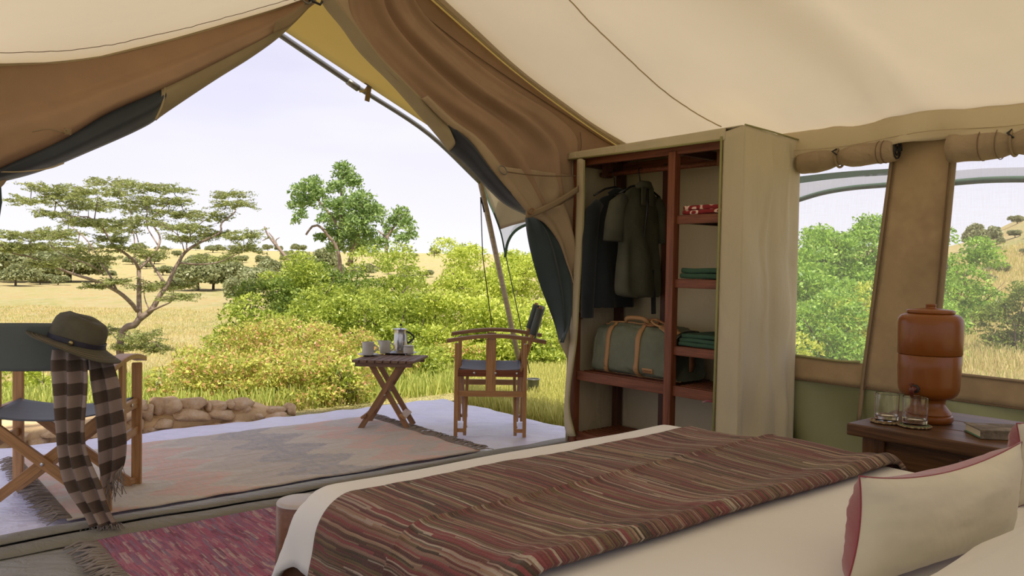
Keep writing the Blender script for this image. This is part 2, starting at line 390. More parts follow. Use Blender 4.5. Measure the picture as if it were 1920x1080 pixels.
def bar(name, p0, p1, w, h, mat, parent=None, up=(0, 0, 1), bev=.003, ext=0):
    p0, p1 = Vector(p0), Vector(p1); d = p1 - p0; L = d.length; x = d.normalized(); up = Vector(up)
    if abs(x.dot(up)) > .95: up = Vector((0, 1, 0)) if abs(x.y) < .9 else Vector((1, 0, 0))
    y = up.cross(x).normalized(); z = x.cross(y)
    c = (p0 + p1) / 2
    m = Matrix(((x.x, y.x, z.x, c.x), (x.y, y.y, z.y, c.y), (x.z, y.z, z.z, c.z), (0, 0, 0, 1)))
    return box(name, L + 2 * ext, w, h, mat, parent, m, bev)
def tube_me(pts, rad, n=8, caps=True, closed=False, squash=1.0):
    pts = [Vector(p) for p in pts]; N = len(pts); rads = rad if hasattr(rad, '__len__') else [rad] * N
    vs, fs = [], []; ref = None
    for i, p in enumerate(pts):
        a = pts[(i - 1) % N] if (closed or i) else p; b = pts[(i + 1) % N] if (closed or i < N - 1) else p
        t = (b - a).normalized() if (b - a).length > 1e-9 else Vector((0, 0, 1))
        if ref is None:
            ref = t.orthogonal().normalized()
        s = (ref - t * ref.dot(t)); s = s.normalized() if s.length > 1e-6 else t.orthogonal().normalized(); ref = s
        q = t.cross(s)
        for k in range(n):
            an = 2 * PI * k / n; vs.append(p + (s * math.cos(an) + q * math.sin(an) * squash) * rads[i])
    R = N if closed else N - 1
    for i in range(R):
        j = (i + 1) % N
        for k in range(n):
            k2 = (k + 1) % n; fs.append((i * n + k, i * n + k2, j * n + k2, j * n + k))
    if caps and not closed: fs.append(tuple(range(n))[::-1]); fs.append(tuple((N - 1) * n + k for k in range(n)))
    return vs, fs
def tube(name, pts, rad, mat, parent=None, n=8, closed=False, mtx=None, squash=1.0):
    vs, fs = tube_me(pts, rad, n, True, closed, squash); return link(name, pd(vs, fs, name), mat, parent, mtx, smooth=True)
def tubes(name, lst, mat, parent=None, n=5):
    V, Fc = [], []
    for pts, rad in lst:
        vs, fs = tube_me(pts, rad, n); o = len(V); V += vs; Fc += [tuple(i + o for i in f) for f in fs]
    return link(name, pd(V, Fc, name), mat, parent, smooth=True)
def lathe(name, prof, mat, parent=None, mtx=None, n=40, fn=None):
    vs, fs = [], []; P = len(prof)
    for (r, z) in prof:
        for k in range(n):
            a = 2 * PI * k / n; p = Vector((r * math.cos(a), r * math.sin(a), z)); vs.append(fn(p, a, r) if fn else p)
    for i in range(P - 1):
        for k in range(n):
            k2 = (k + 1) % n; fs.append((i * n + k, i * n + k2, (i + 1) * n + k2, (i + 1) * n + k))
    me = pd(vs, fs, name); bm = bmesh.new(); bm.from_mesh(me); bmesh.ops.remove_doubles(bm, verts=bm.verts, dist=1e-5)
    bmesh.ops.recalc_face_normals(bm, faces=bm.faces); bm.to_mesh(me); bm.free()
    o = link(name, me, mat, parent, mtx, smooth=True)
    me.set_sharp_from_angle(angle=math.radians(42))
    return o
def crom(P, n):
    P = np.array([tuple(p) for p in P], float); N = len(P)
    if N == 2: t = np.linspace(0, 1, n)[:, None]; return P[0] * (1 - t) + P[1] * t
    d = np.r_[0, np.cumsum(np.sqrt(((P[1:] - P[:-1]) ** 2).sum(1)) + 1e-9)]; d /= d[-1]
    Q = np.vstack([2 * P[0] - P[1], P, 2 * P[-1] - P[-2]]); out = []
    for s in np.linspace(0, 1, n):
        i = min(max(np.searchsorted(d, s, 'right') - 1, 0), N - 2); t = (s - d[i]) / (d[i + 1] - d[i])
        a, b, c, e = Q[i], Q[i + 1], Q[i + 2], Q[i + 3]
        out.append(.5 * ((2 * b) + (-a + c) * t + (2 * a - 5 * b + 4 * c - e) * t * t + (-a + 3 * b - 3 * c + e) * t ** 3))
    return np.array(out)
def solid(o, th, off=0.0, sub=0):
    m = o.modifiers.new('thick', 'SOLIDIFY'); m.thickness = th; m.offset = off
    if sub: s = o.modifiers.new('sub', 'SUBSURF'); s.levels = sub; s.render_levels = sub
    return o
def patch(name, A, B, mat, parent=None, n=40, m=16, disp=None, th=.003, uvscale=True):
    """cloth stretched between two curves of world points; disp(s,t,p)->Vector"""
    a, b = crom(A, n), crom(B, n); V, UV = [], []
    la = np.r_[0, np.cumsum(np.linalg.norm(a[1:] - a[:-1], axis=1))]
    for i in range(n):
        wdt = np.linalg.norm(b[i] - a[i])
        for j in range(m):
            t = j / (m - 1); p = Vector(a[i] * (1 - t) + b[i] * t); s = i / (n - 1)
            if disp: p = p + disp(s, t, p)
            V.append(p); UV.append((wdt * t, la[i]))
    Fc = [(i * m + j, i * m + j + 1, (i + 1) * m + j + 1, (i + 1) * m + j) for i in range(n - 1) for j in range(m - 1)]
    o = link(name, pd(V, Fc, name, UV), mat, parent, smooth=True)
    if th: solid(o, th)
    return o
UT = T(1, 0, 0); VT = T(0, 1, 0)
def fnoise(x, y=0, z=0): return mnoise.noise(Vector((x, y, z)))
# ================================================================== SETTING
UF = 3.35           # plane of the open front
WV = 3.70           # plane of the window wall
def smooth(x): x = max(0, min(1, x)); return x * x * (3 - 2 * x)
def terr(x, y):
    uu, vv = x * UX + y * UY, x * VX + y * VY
    zl = -.10 - 1.35 * smooth((uu - 5.6) / 13)
    zl += 6.5 * smooth((y - 75) / 190) + .8 * smooth((y - 90) / 60) * fnoise(x * .012, y * .012, 3)
    zr = -.25 + 3.6 * smooth((y - 11) / 62) + 5.5 * smooth((x - .52 * y) / 16) * smooth((y - 20) / 40)
    wr = smooth((x / max(y, 1) - .10) / .30) if y > 0 else (1 if x > 0 else 0)
    z = zl * (1 - wr) + zr * wr
    if uu < 5.6 and vv < 4.0: z = min(z, -.10)
    bumpy = smooth((max(uu - 5.8, vv - 4.4)) / 3)
    return z + bumpy * (.10 * fnoise(x * .5, y * .5) + .04 * fnoise(x * 1.7, y * 1.7))
def build_ground():
    ys = np.concatenate([np.linspace(-25, 3, 15), np.linspace(3.5, 30, 90), np.geomspace(30.5, 420, 90)])
    V = []; nx = 150
    for y in ys:
        half = max(26, abs(y) * 1.25)
        for i in range(nx):
            x = (i / (nx - 1) * 2 - 1) * half; V.append((x, y, terr(x, y)))
    Fc = [(j * nx + i, j * nx + i + 1, (j + 1) * nx + i + 1, (j + 1) * nx + i) for j in range(len(ys) - 1) for i in range(nx - 1)]
    n = NT('savanna_ground'); co = n.coord('Object', (1, .55, 1))
    a = n.noise(co, .22, 6, .7); b = n.noise(co, 1.6, 6, .75); c = n.noise(co, 14, 4, .7)
    base = n.ramp(a, [(.30, (.29, .33, .08, 1)), (.46, (.50, .42, .15, 1)), (.56, (.54, .39, .15, 1)), (.70, (.48, .42, .21, 1))])
    col = n.mix(n.ramp(b, [(.42, (0, 0, 0, 1)), (.62, (.8, .8, .8, 1))]), base, (.56, .49, .26, 1))
    col = n.mix(n.ramp(c, [(.5, (0, 0, 0, 1)), (.7, (.6, .6, .6, 1))]), col, (.33, .31, .08, 1))
    n.fin(col, .95, n.bump(c, 1.0, .12, n.bump(b, .8, .25)))
    o = link('ground', pd(V, Fc, 'ground'), n.m, smooth=True); struct(o)
build_ground()

# groundsheets: one inside the tent, one on the veranda
def sheet(name, u0, u1, v0, v1, z, mat, nu, nv, amp, skirt=.0):
    V, Fc = [], []
    for i in range(nu):
        for j in range(nv):
            u = u0 + (u1 - u0) * i / (nu - 1); v = v0 + (v1 - v0) * j / (nv - 1)
            e = 0
            if skirt:
                ed = min((u1 - u) / .22, (v1 - v) / .18); e = -skirt * (1 - smooth(ed))
            V.append(T(u + .03 * fnoise(v * 1.3, 5) * (i == nu - 1), v + .03 * fnoise(u * 1.3, 9) * (j == nv - 1), z + e + amp * fnoise(u * 2.5, v * 6, 1) + amp * .5 * fnoise(u * 9, v * 4, 2)))
    Fc = [(i * nv + j, i * nv + j + 1, (i + 1) * nv + j + 1, (i + 1) * nv + j) for i in range(nu - 1) for j in range(nv - 1)]
    return link(name, pd(V, Fc, name), mat, smooth=True)
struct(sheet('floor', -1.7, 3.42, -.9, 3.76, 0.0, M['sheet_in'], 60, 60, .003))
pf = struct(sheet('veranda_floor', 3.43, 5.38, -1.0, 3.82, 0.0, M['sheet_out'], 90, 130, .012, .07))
# threshold: two rolled canvas lips, a black strip painting the shade between them
def lip(name, u, z, r, mat, sq=1.0, wob=.012):
    pts = [T(u + wob * fnoise(v * 1.7, u * 3) , v, z + .004 * fnoise(v * 3, 7)) for v in np.linspace(-1.0, 3.75, 70)]
    return tube(name, pts, r, mat, None, 10, squash=sq)
ru = thing('threshold_lip', 'folded grey canvas sill crossing the floor at the tent opening', 'sill', T(3.4, 1.5, 0))
def lipp(name, u, z, r, mat, prt, wob=.014, ph=0):
    pts = [T(u + wob * fnoise(v * 1.1, ph) + .02 * fnoise(v * .5, ph), v, z) for v in np.linspace(-1.0, 3.66, 80)]
    return tube(name, pts, r, mat, prt, 10)
def lipstrip(name, offs, mat, prt):
    V, Fc = [], []; vs = np.linspace(-1.0, 3.70, 90)
    for v in vs:
        for (du, z) in offs:
            V.append(T(3.385 + du + .018 * fnoise(v * .9, 4) + .010 * fnoise(v * 2.6, 8), v, z + .006 * fnoise(v * 4, du * 9)))
    m = len(offs)
    Fc = [(i * m + j, i * m + j + 1, (i + 1) * m + j + 1, (i + 1) * m + j) for i in range(len(vs) - 1) for j in range(m - 1)]
    o = link(name, pd(V, Fc, name), mat, prt, smooth=True); solid(o, .004); return o
lipstrip('outer_fold', [(.10, .006), (.055, .030), (.0, .042), (-.04, .040), (-.052, .030)], M['sheet_lip'], ru)
lipstrip('gap_shade_strip', [(-.052, .016), (-.085, .012)], M['black'], ru)
lipstrip('inner_fold', [(-.03, .010), (-.066, .024), (-.078, .022), (-.14, .006)], M['sheet_lip'], ru)

# ---------------------------------------------------------------- inner roof (ceiling)
RV, RZ = 2.10, 2.47
def front_left_curve():
    P = [(0, 122), (90, 118), (180, 107), (300, 80), (430, 43), (520, 17), (565, 2)]
    out = []
    for p in P:
        q = at_u(p[0], p[1], UF); out.append((uv_of(q)[1], q.z))
    return sorted(out)
FLC = front_left_curve()
def eave_z(u):
    z = 1.735 + .035 * math.exp(-((u - 1.56) / .22) ** 2) - .012 * math.cos((u - 1.56) * 5) * (abs(u - 1.56) > .3)
    return z
def roof_z(u, v):
    if v >= RV:
        s = (v - RV) / (WV - RV); s2 = min(s, 1.05)
        ez = eave_z(u) + .05 * smooth((u - 2.9) / .45)
        z = RZ + (ez - RZ) * s2
        z -= .035 * math.sin(PI * min(s, 1)) * (1 + .5 * smooth((u - 2.6) / .7))
        # cloth drawn up over the rafters at u = 2.6 and 1.72, hanging a little between them
        k = math.sin(PI * min(s, 1)) ** .6 if 0 < s < 1 else 0
        z += k * (.028 * math.exp(-((u - 2.6) / .10) ** 2) + .085 * math.exp(-((u - (1.56 + .35 * (1 - s))) / .13) ** 2))
        z -= k * .055 * math.exp(-((u - 2.15) / .25) ** 2)
    else:
        s = (RV - v)
        vs_ = [p[0] for p in FLC]; zs_ = [p[1] for p in FLC]
        zf = float(np.interp(v, vs_, zs_)) if v > vs_[0] else zs_[0] - (vs_[0] - v) * .18
        if v > vs_[-1]: zf = zs_[-1] + (RZ - zs_[-1]) * (v - vs_[-1]) / (RV - vs_[-1])
        zb = RZ - .40 * s
        f = smooth((u - 1.6) / 1.7); z = zb * (1 - f) + zf * f
    z += .006 * fnoise(u * 2.2, v * 2.2) + .0035 * fnoise(u * 7, v * 3, 4)
    if v > 3.0: z += .010 * smooth((v - 3.0) / .5) * fnoise(u * 16, v * 2.0, 3) # gathers near the eave
    return z
def build_roof():
    us = np.linspace(-1.7, UF, 130); vs = np.r_[np.linspace(-.9, RV, 50), np.linspace(RV + .02, WV, 60)]
    V = [T(u, v, roof_z(u, v)) for u in us for v in vs]; m = len(vs)
    Fc = [(i * m + j, (i + 1) * m + j, (i + 1) * m + j + 1, i * m + j + 1) for i in range(len(us) - 1) for j in range(m - 1)]
    o = link('ceiling', pd(V, Fc, 'ceiling'), M['roof'], smooth=True); struct(o); return o
ceil = build_roof()
def at_roof(px, py):
    r = ray(px, py); k = .8
    while k < 8:
        p = CAM + r * k; u, v = uv_of(p)
        if p.z >= roof_z(min(u, UF), min(max(v, -.9), WV)): return p
        k += .005
    return p
def roof_line(name, ps, r, mat, n=40, dz=-.004, wob=.0):
    c = crom([at_roof(*p) for p in ps], n)
    out = []
    for i, q in enumerate(c):
        u, v = uv_of(Vector(q)); out.append(T(u + wob * fnoise(i * .6), v, roof_z(min(u, UF), min(v, WV)) + dz))
    return tube(name, out, r, mat, ceil, 6)
sm = tag(roof_line('seam', [(1062, -10), (1110, 42), (1175, 105), (1250, 172), (1310, 213), (1352, 236)], .003, M['thread'], wob=.004), 'double stitched seam across the right slope')
us_ = [T(3.12 + .01 * fnoise(v * 2), v, roof_z(3.12, v) - .004 + .003 * fnoise(v * 30)) for v in np.linspace(.1, 2.0, 90)]
tag(tube('seam', us_, .0013, M['threadd'], ceil, 5), 'puckered brown seam along the front hem')
# hems along the front edge, right slope
hem = [T(UF - .012, v, roof_z(UF, v) - .004) for v in np.linspace(RV, WV, 40)]
tag(tube('hem', hem, .011, M['thread'], ceil, 8, squash=.6), 'rolled hem where the roof meets the brown gable')
heml = [T(UF - .012, v, roof_z(UF, v) - .003) for v in np.linspace(-.8, RV, 40)]
tube('hem', heml, .006, M['thread'], ceil, 8)
rg = [T(u, RV, RZ + .02) for u in (-1.7, 3.36)]
tag(tube('trim_1', rg, .022, M['pole'], None, 10), None, None, None, 'structure')
# valance hanging from the eave on the window side
top = [T(u, WV - .03, roof_z(u, WV) + .004) for u in np.linspace(3.3, -1.6, 60)]
def hem_z(u):
    return 1.735 - .125 + .018 * math.exp(-((u - 1.45) / .3) ** 2) + .006 * math.sin(u * 9) + .01 * smooth((1.4 - u) / .6)
bot = [T(u, WV - .085, hem_z(u)) for u in np.linspace(3.3, -1.6, 60)]
def vd(s, t, p):
    u = 3.3 - 4.9 * s
    rad = math.sin((u - 1.56) * 34 / (1 + 3 * abs(u - 1.56))) * math.exp(-abs(u - 1.56) * 2.0) * .030 * (.3 + .7 * t)
    return -VT * (rad + .010 * t * math.sin(u * 11 + 1) + .012 * math.sin(PI * t))
val = patch('valance', top, bot, M['valance'], ceil, 160, 10, vd)
tag(val, 'cream valance hanging above the windows')
hm2 = [T(u, WV - .100, hem_z(u) + .035) for u in np.linspace(3.3, -1.6, 80)]
tube('valance_seam', hm2, .0016, M['thread'], ceil, 4)

# ---------------------------------------------------------------- window wall (right)
def wpt(u, z, dv=0): return T(u, WV + dv, z)
def wall_piece(name, quad, mat, parent, n=24, m=14, amp=.006, fr=3, dv=0, th=.003, fold=0):
    (u0, z0), (u1, z1), (u2, z2), (u3, z3) = quad  # top-left, top-right, bottom-right, bottom-left
    A = [wpt(u0, z0, dv), wpt((u0 + u1) / 2, (z0 + z1) / 2, dv), wpt(u1, z1, dv)]; B = [wpt(u3, z3, dv), wpt((u2 + u3) / 2, (z2 + z3) / 2, dv), wpt(u2, z2, dv)]
    def d(s, t, p):
        k = amp * fnoise(p.x * fr, p.y * fr, p.z * fr)
        if fold: k += fold * math.sin((s * abs(u0 - u1) * 15 - t * 3.6 + 2 * fnoise(s * 9, t))) * (.35 + .65 * math.sin(PI * t))
        return VT * k
    return patch(name, A, B, mat, parent, n, m, d, th)
ul_t, ul_b, ur_t, ur_b = 1.685, 1.815, 1.425, 1.50   # sides of the post strip between the windows (u)
wall = wall_piece('wall_right', ((3.34, .515), (-1.6, .515), (-1.6, -.02), (3.34, -.02)), M['wallgreen'], None, 160, 22, .006, 2, .01, .003, .034)
struct(wall)
wp = []
wall_piece('sill_band', ((3.34, .628), (-1.6, .612), (-1.6, .505), (3.34, .505)), M['wallbrown'], wall, 90, 5, .003, 4, -.002)
wall_piece('post_strip', ((ul_t, 1.76), (ur_t, 1.76), (ur_b, .505), (ul_b, .505)), M['wallbrown'], wall, 24, 40, .006, 4, -.006)
wall_piece('header_band', ((3.34, 1.78), (-1.6, 1.78), (-1.6, 1.585), (3.34, 1.585)), M['wallbrown'], wall, 60, 5, .003, 4, -.001)
wall_piece('end_panel', ((3.34, 1.7), (2.75, 1.7), (2.75, .6), (3.34, .6)), M['wallbrown'], wall, 12, 12, .003, 4, 0)
wall_piece('end_panel', ((.15, 1.7), (-1.6, 1.7), (-1.6, .6), (.15, .6)), M['wallbrown'], wall, 20, 12, .003, 4, 0)
for nm, uu0, uu1, s0, s1 in (('window_1', 2.76, 1.70, 0, 1), ('window_2', 1.46, .14, 1, 0)):
    o = wall_piece(nm, ((uu0 + .03, 1.62), (uu1 - .03, 1.62), (uu1 + .02, .60), (uu0 + .03, .60)), M['mesh'], None, 24, 24, .004, 2, .004, 0)
    struct(o); o['label'] = 'insect mesh window beside the wardrobe' if nm == 'window_1' else 'insect mesh window behind the clay urn'
    WIN = o
# zips and bindings beside the strip
def lineuz(name, pts, r, mat, dv=-.012, n=30, sq=1.0, parent=wall):
    c = crom([wpt(u, z, dv) for u, z in pts], n); return tube(name, [Vector(q) for q in c], r, mat, parent, 6, squash=sq)
lineuz('zip', [(1.695, 1.66), (1.733, 1.3), (1.774, .9), (1.804, .62), (1.818, .44), (1.826, .35)], .010, M['strap'])
lineuz('zip_edge', [(1.680, 1.66), (1.718, 1.3), (1.759, .9), (1.789, .62), (1.800, .5)], .003, M['threadd'], -.018)
lineuz('zip', [(1.434, 1.60), (1.452, 1.3), (1.476, .9), (1.493, .62)], .011, M['strap'])
lineuz('zip_edge', [(1.450, 1.60), (1.468, 1.3), (1.492, .9), (1.508, .62)], .0028, M['threadd'], -.018)
lineuz('window_binding', [(2.8, .628), (2.3, .632), (1.95, .624), (1.83, .630)], .008, M['piping'], -.008, sq=.6)
lineuz('window_binding', [(1.50, .622), (1.1, .619), (.6, .616), (.15, .614)], .008, M['strap'], -.008, sq=.6)
lineuz('skirt_seam', [(3.3, .508), (2.4, .51), (1.6, .507), (.8, .505), (-1.5, .507)], .0035, M['threadd'], -.008, 60)

# rolled window flaps under the valance
def rolled_flap(label, u0, u1, z0, z1, r, ties, spiral=False):
    t = thing('rolled_flap', label, 'window flap', T((u0 + u1) / 2, WV - .08, (z0 + z1) / 2), 0)
    n = 46; pts, rad = [], []
    for i in range(n):
        s = i / (n - 1); u = u0 + (u1 - u0) * s; k = 1
        for tu in ties: k *= 1 - .26 * math.exp(-((u - tu) / .035) ** 2)
        pts.append(T(u, WV - .062 + .006 * fnoise(u * 5), z0 + (z1 - z0) * s + .006 * fnoise(u * 4, 2))); rad.append(r * k * (1 + .13 * fnoise(u * 9, 5) + .05 * fnoise(u * 31, 2)))
    tube('roll', pts, rad, M['flap'], t, 18, squash=1.0)
    for tu in ties:
        s = (tu - u0) / (u1 - u0); z = z0 + (z1 - z0) * s; c = T(tu, WV - .062, z)
        ring = [c + VT * (math.cos(a) * r * .86) + Vector((0, 0, math.sin(a) * r * .86)) for a in np.linspace(0, 2 * PI, 20, endpoint=False)]
        o = tube('strap', ring, .006, M['strap'], t, 6, closed=True)
        tube('knot', [c + Vector((0, 0, r * .8)) - VT * .03, c + Vector((0, 0, r * .55)) - VT * .052 + UT * .01, c + Vector((0, 0, r * .2)) - VT * .05 - UT * .012], .004, M['hanger'], t, 6)
    if spiral:
        c = pts[-1]; sp = []
        for a in np.linspace(0, 5.2 * PI, 80):
            rr = r * (1.02 - a / (5.2 * PI) * .85); sp.append(c - UT * .006 + VT * (math.cos(a) * rr * .8) + Vector((0, 0, math.sin(a) * rr)))
        tube('roll_end', sp, .0035, M['hanger'], t, 5)
    for k2, (a0, w_) in enumerate(((.12, .004), (.9, .003))):
        u = u1 + (u0 - u1) * (.10 + .05 * k2); s = (u - u0) / (u1 - u0); c = T(u, WV - .062, z0 + (z1 - z0) * s)
        ring = [c + VT * (math.cos(a) * r * 1.03) + Vector((0, 0, math.sin(a) * r * 1.03)) for a in np.linspace(0, 2 * PI, 20, endpoint=False)]
        tube('seam', ring, w_ * .6, M['threadd'], t, 5, closed=True)
rolled_flap('rolled brown window flap ending in a dark spiral beside the wardrobe', 2.13, 1.665, 1.585, 1.605, .05, [1.93], True)
rolled_flap('rolled brown window flap tied with black cord above the urn window', .15, 1.435, 1.575, 1.59, .062, [1.19])

# back and left walls, out of view
bk = wall_piece('wall_back', ((0, 0), (0, 0), (0, 0), (0, 0)), M['wallbrown'], None, 3, 3, 0)
bpy.data.objects.remove(bk)
def quadwall(name, P, mat):
    A = [P[0], (P[0] + P[1]) / 2, P[1]]; B = [P[3], (P[2] + P[3]) / 2, P[2]]
    o = patch(name, A, B, mat, None, 20, 12, lambda s, t, p: Vector((0, 0, 0)), .003); return struct(o)
if 0: quadwall('wall_back', [T(-1.65, -.85, 1.35), T(-1.65, 3.7, 1.75), T(-1.65, 3.7, 0), T(-1.65, -.85, 0)], M['valance'])
if 0: quadwall('wall_back', [T(-1.65, .6, 1.9), T(-1.65, 3.2, 1.9), T(-1.65, 3.7, 1.7), T(-1.65, -.85, 1.3)], M['valance'])
quadwall('wall_left', [T(-1.65, -.85, .5), T(3.3, -.85, .5), T(3.3, -.85, 0), T(-1.65, -.85, 0)], M['wallgreen'])

# ---------------------------------------------------------------- brown gable and tied-back door curtains
def PU(l, u): return [at_u(x, y, u) for x, y in l]
gab = patch('wall_front', [T(UF + .02, v, roof_z(UF, v) - .003) for v in np.linspace(RV - .0, WV, 14)],
            PU([(640, -60), (735, 60), (800, 150), (880, 240), (960, 320), (1020, 380), (1090, 420)], UF + .035), M['brown'], None, 50, 14,
            lambda s, t, p: UT * (.008 * fnoise(p.x * 4, p.z * 4) ), .003); struct(gab)
gseam = [at_u(x, y, UF + .012) for x, y in [(735, -20), (860, 80), (960, 150), (1060, 215), (1130, 262), (1185, 292)]]
tube('seam', [Vector(q) for q in crom(gseam, 30)], .0028, M['threadd'], gab, 4)
tube('seam', [Vector(q) for q in crom([at_u(x, y, UF + .004) for x, y in [(1088, 248), (1090, 275), (1083, 300), (1080, 330)]], 12)], .003, M['threadd'], gab, 4)
# right curtain
rc = thing('door_curtain', 'brown and dark green canvas door curtain tied back beside the wardrobe', 'curtain', T(UF, 3.3, 0))
def folds(amps, outward=-1, bulge=.02):
    def f(s, t, p):
        k = bulge * math.sin(PI * t)
        for a, fq, ph, sk in amps: k += a * math.sin(2 * PI * (t * fq + ph + sk * s)) * math.sin(PI * min(1, t * 1.0)) ** .5
        k += .006 * fnoise(p.x * 5, p.y * 5, p.z * 5)
        return UT * (outward * k)
    return f
# main brown fall: from the apex down to the tie point
patch('brown_fall', PU([(655, -40), (655, 30), (690, 90), (745, 152), (800, 202), (848, 238), (885, 268), (918, 310), (945, 346), (970, 376), (994, 402)], UF - .10),
      PU([(760, -40), (800, 30), (880, 105), (960, 165), (1040, 215), (1082, 260), (1080, 320), (1078, 366)], UF - .015), M['brown'], rc, 90, 44,
      folds([(.028, 3.0, .1, .4), (.015, 5, .3, -.3)], -1, .02))
# gathers between the D ring and the strap
patch('gathered_panel', PU([(936, 312), (955, 345), (972, 375), (990, 400)], UF - .13), PU([(1080, 330), (1082, 340), (1082, 352), (1080, 366)], UF - .05), M['brownlite'], rc, 24, 30,
      folds([(.008, 3, .1, .5)], -1, .01))
tube('seam', [Vector(q) for q in crom(PU([(950, 322), (985, 327), (1030, 330), (1080, 330)], UF - .155), 24)], .0032, M['threadd'], rc, 5)
patch('olive_edge', PU([(597, -20), (607, 10), (640, 52), (672, 96), (725, 150), (775, 205), (812, 246), (842, 284)], UF - .045),
      PU([(622, -20), (634, 6), (672, 55), (712, 105), (765, 160), (810, 205), (838, 232), (852, 262)], UF - .12), M['olivestrip'], rc, 60, 10, folds([], -1, .025))
patch('olive_shade', PU([(622, -20), (634, 6), (672, 55), (712, 105), (765, 160), (810, 205), (832, 232)], UF - .12),
      PU([(668, -20), (675, 40), (700, 85), (750, 150), (800, 205), (828, 235), (840, 250)], UF - .085), M['brownlite'], rc, 60, 8, folds([], -1, .0))
patch('green_band', PU([(830, 240), (836, 275), (872, 310), (905, 345), (945, 382), (988, 404)], UF - .045),
      PU([(842, 232), (880, 262), (912, 305), (940, 340), (965, 368), (992, 396)], UF - .135), M['navy'], rc, 60, 14, folds([(.01, 1.5, 0, .2)], -1, .03))
patch('fold_roll', PU([(790, 185), (836, 230), (880, 263), (914, 308), (942, 345), (968, 374), (992, 402)], UF - .14),
      PU([(800, 178), (852, 226), (898, 260), (936, 305), (962, 343), (984, 372), (1000, 398)], UF - .12), M['brownlite'], rc, 50, 8, folds([], -1, .02))
# below the tie
patch('lower_green_band', PU([(985, 408), (990, 450), (1002, 500), (1020, 555), (1038, 603), (1048, 640)], UF - .03),
      PU([(1004, 402), (1040, 430), (1062, 480), (1074, 540), (1070, 600), (1050, 642)], UF - .10), M['teal'], rc, 50, 18, folds([(.014, 2, .2, .5)], -1, .03))
patch('lower_brown_fall', PU([(998, 406), (1022, 420), (1046, 452), (1062, 492), (1074, 530), (1082, 580)], UF - .11),
      PU([(1080, 366), (1086, 400), (1088, 450), (1088, 510), (1088, 560), (1088, 600)], UF - .04), M['brownlite'], rc, 50, 22, folds([(.022, 2.2, .1, .3)], -1, .02))
patch('pale_hem', PU([(1047, 640), (1060, 665), (1072, 690), (1076, 715)], UF - .05), PU([(1076, 598), (1084, 620), (1087, 660), (1087, 715)], UF - .06), M['wardcanvas'], rc, 20, 8, folds([], -1, .01))
st = [Vector(q) for q in crom(PU([(986, 402), (1000, 400), (1040, 382), (1085, 354)], UF - .165), 24)]
so = patch('tie_strap', [p + Vector((0, 0, .018)) for p in st], [p - Vector((0, 0, .018)) for p in st], M['strap'], rc, 24, 4, None, .004)
ringc = at_u(943, 319, UF - .17)
tube('ring', [ringc + VT * (.026 * math.cos(a)) + Vector((0, 0, .020 * math.sin(a) - .008 * math.cos(a))) for a in np.linspace(0, 2 * PI, 20, endpoint=False)], .003, M['pole'], rc, 6, closed=True)
ringc = at_u(996, 396, UF - .175)
tube('ring', [ringc + VT * (.02 * math.cos(a)) + Vector((0, 0, .014 * math.sin(a) + .004 * math.cos(a))) for a in np.linspace(0, 2 * PI, 20, endpoint=False)], .0035, M['teakd'], rc, 6, closed=True)
# left curtain
lc = thing('door_curtain', 'rust brown canvas door curtain rolled up under the left roof slope', 'curtain', T(UF, .8, 0))
patch('brown_fall', PU([(-60, 130), (0, 120), (180, 104), (300, 78), (430, 41), (520, 15), (575, -5)], UF - .01),
      PU([(-60, 350), (0, 318), (110, 268), (200, 214), (310, 166), (400, 122), (500, 70), (588, 8)], UF - .065), M['brown'], lc, 80, 26,
      lambda s, t, p: -UT * (.075 * smooth((t - .45) / .22) * smooth((1.02 - t) / .12) * (1 - .6 * s) + .006 * fnoise(p.x * 4, p.y * 4, p.z * 6)))
patch('green_band', PU([(-60, 350), (0, 312), (60, 282), (130, 248), (210, 202), (306, 160)], UF - .06),
      PU([(-60, 352), (18, 337), (90, 316), (170, 283), (250, 248), (292, 224), (304, 200)], UF - .02), M['navy'], lc, 60, 14, folds([(.006, 1.5, 0, .3)], -1, .045))
patch('olive_edge', PU([(300, 160), (312, 154), (400, 112), (500, 60), (560, 18), (588, -4)], UF - .065),
      PU([(292, 226), (310, 212), (400, 152), (470, 108), (520, 72), (560, 34), (596, -4)], UF - .02), M['olivestrip'], lc, 60, 12, folds([(.006, 1.2, .1, .2)], -1, .04))
patch('dark_tab', PU([(515, 42), (540, 28), (575, 4), (590, -6)], UF - .12), PU([(512, 62), (545, 48), (572, 22), (596, -6)], UF - .11), M['strap'], lc, 14, 5, None, .003)
tube('binding', [Vector(q) for q in crom(PU([(309, 156), (308, 180), (303, 200), (292, 224)], UF - .085), 16)], .004, M['thread'], lc, 5)
tube('binding', [Vector(q) for q in crom(PU([(-10, 322), (40, 322), (90, 316), (120, 306)], UF - .085), 16)], .0025, M['thread'], lc, 5)
kn = at_u(127, 247, UF - .16)
tube('cord_knot', [kn + VT * (.012 * math.sin(i * 2.1)) + Vector((0, 0, .010 * math.cos(i * 1.7))) for i in range(14)], .004, M['strap'], lc, 6)
tube('cord', [Vector(q) for q in crom(PU([(60, 247), (90, 242), (118, 248), (128, 248)], UF - .15), 12)], .0025, M['strap'], lc, 5)
patch('hanging_edge', PU([(-40, 330), (-5, 335), (2, 345)], UF - .03), PU([(-40, 480), (-8, 440), (4, 380)], UF - .03), M['teal'], lc, 12, 6, None, .003)
patch('tan_corner', PU([(-40, 300), (0, 315), (12, 336)], UF - .05), PU([(-40, 372), (0, 352), (12, 338)], UF - .03), M['brownlite'], lc, 12, 6, None, .003)
bc = at_u(576, 0, UF - .13)
tie = thing('roof_tie', 'dark metal hook and cord at the peak of the tent opening', 'hook', bc)
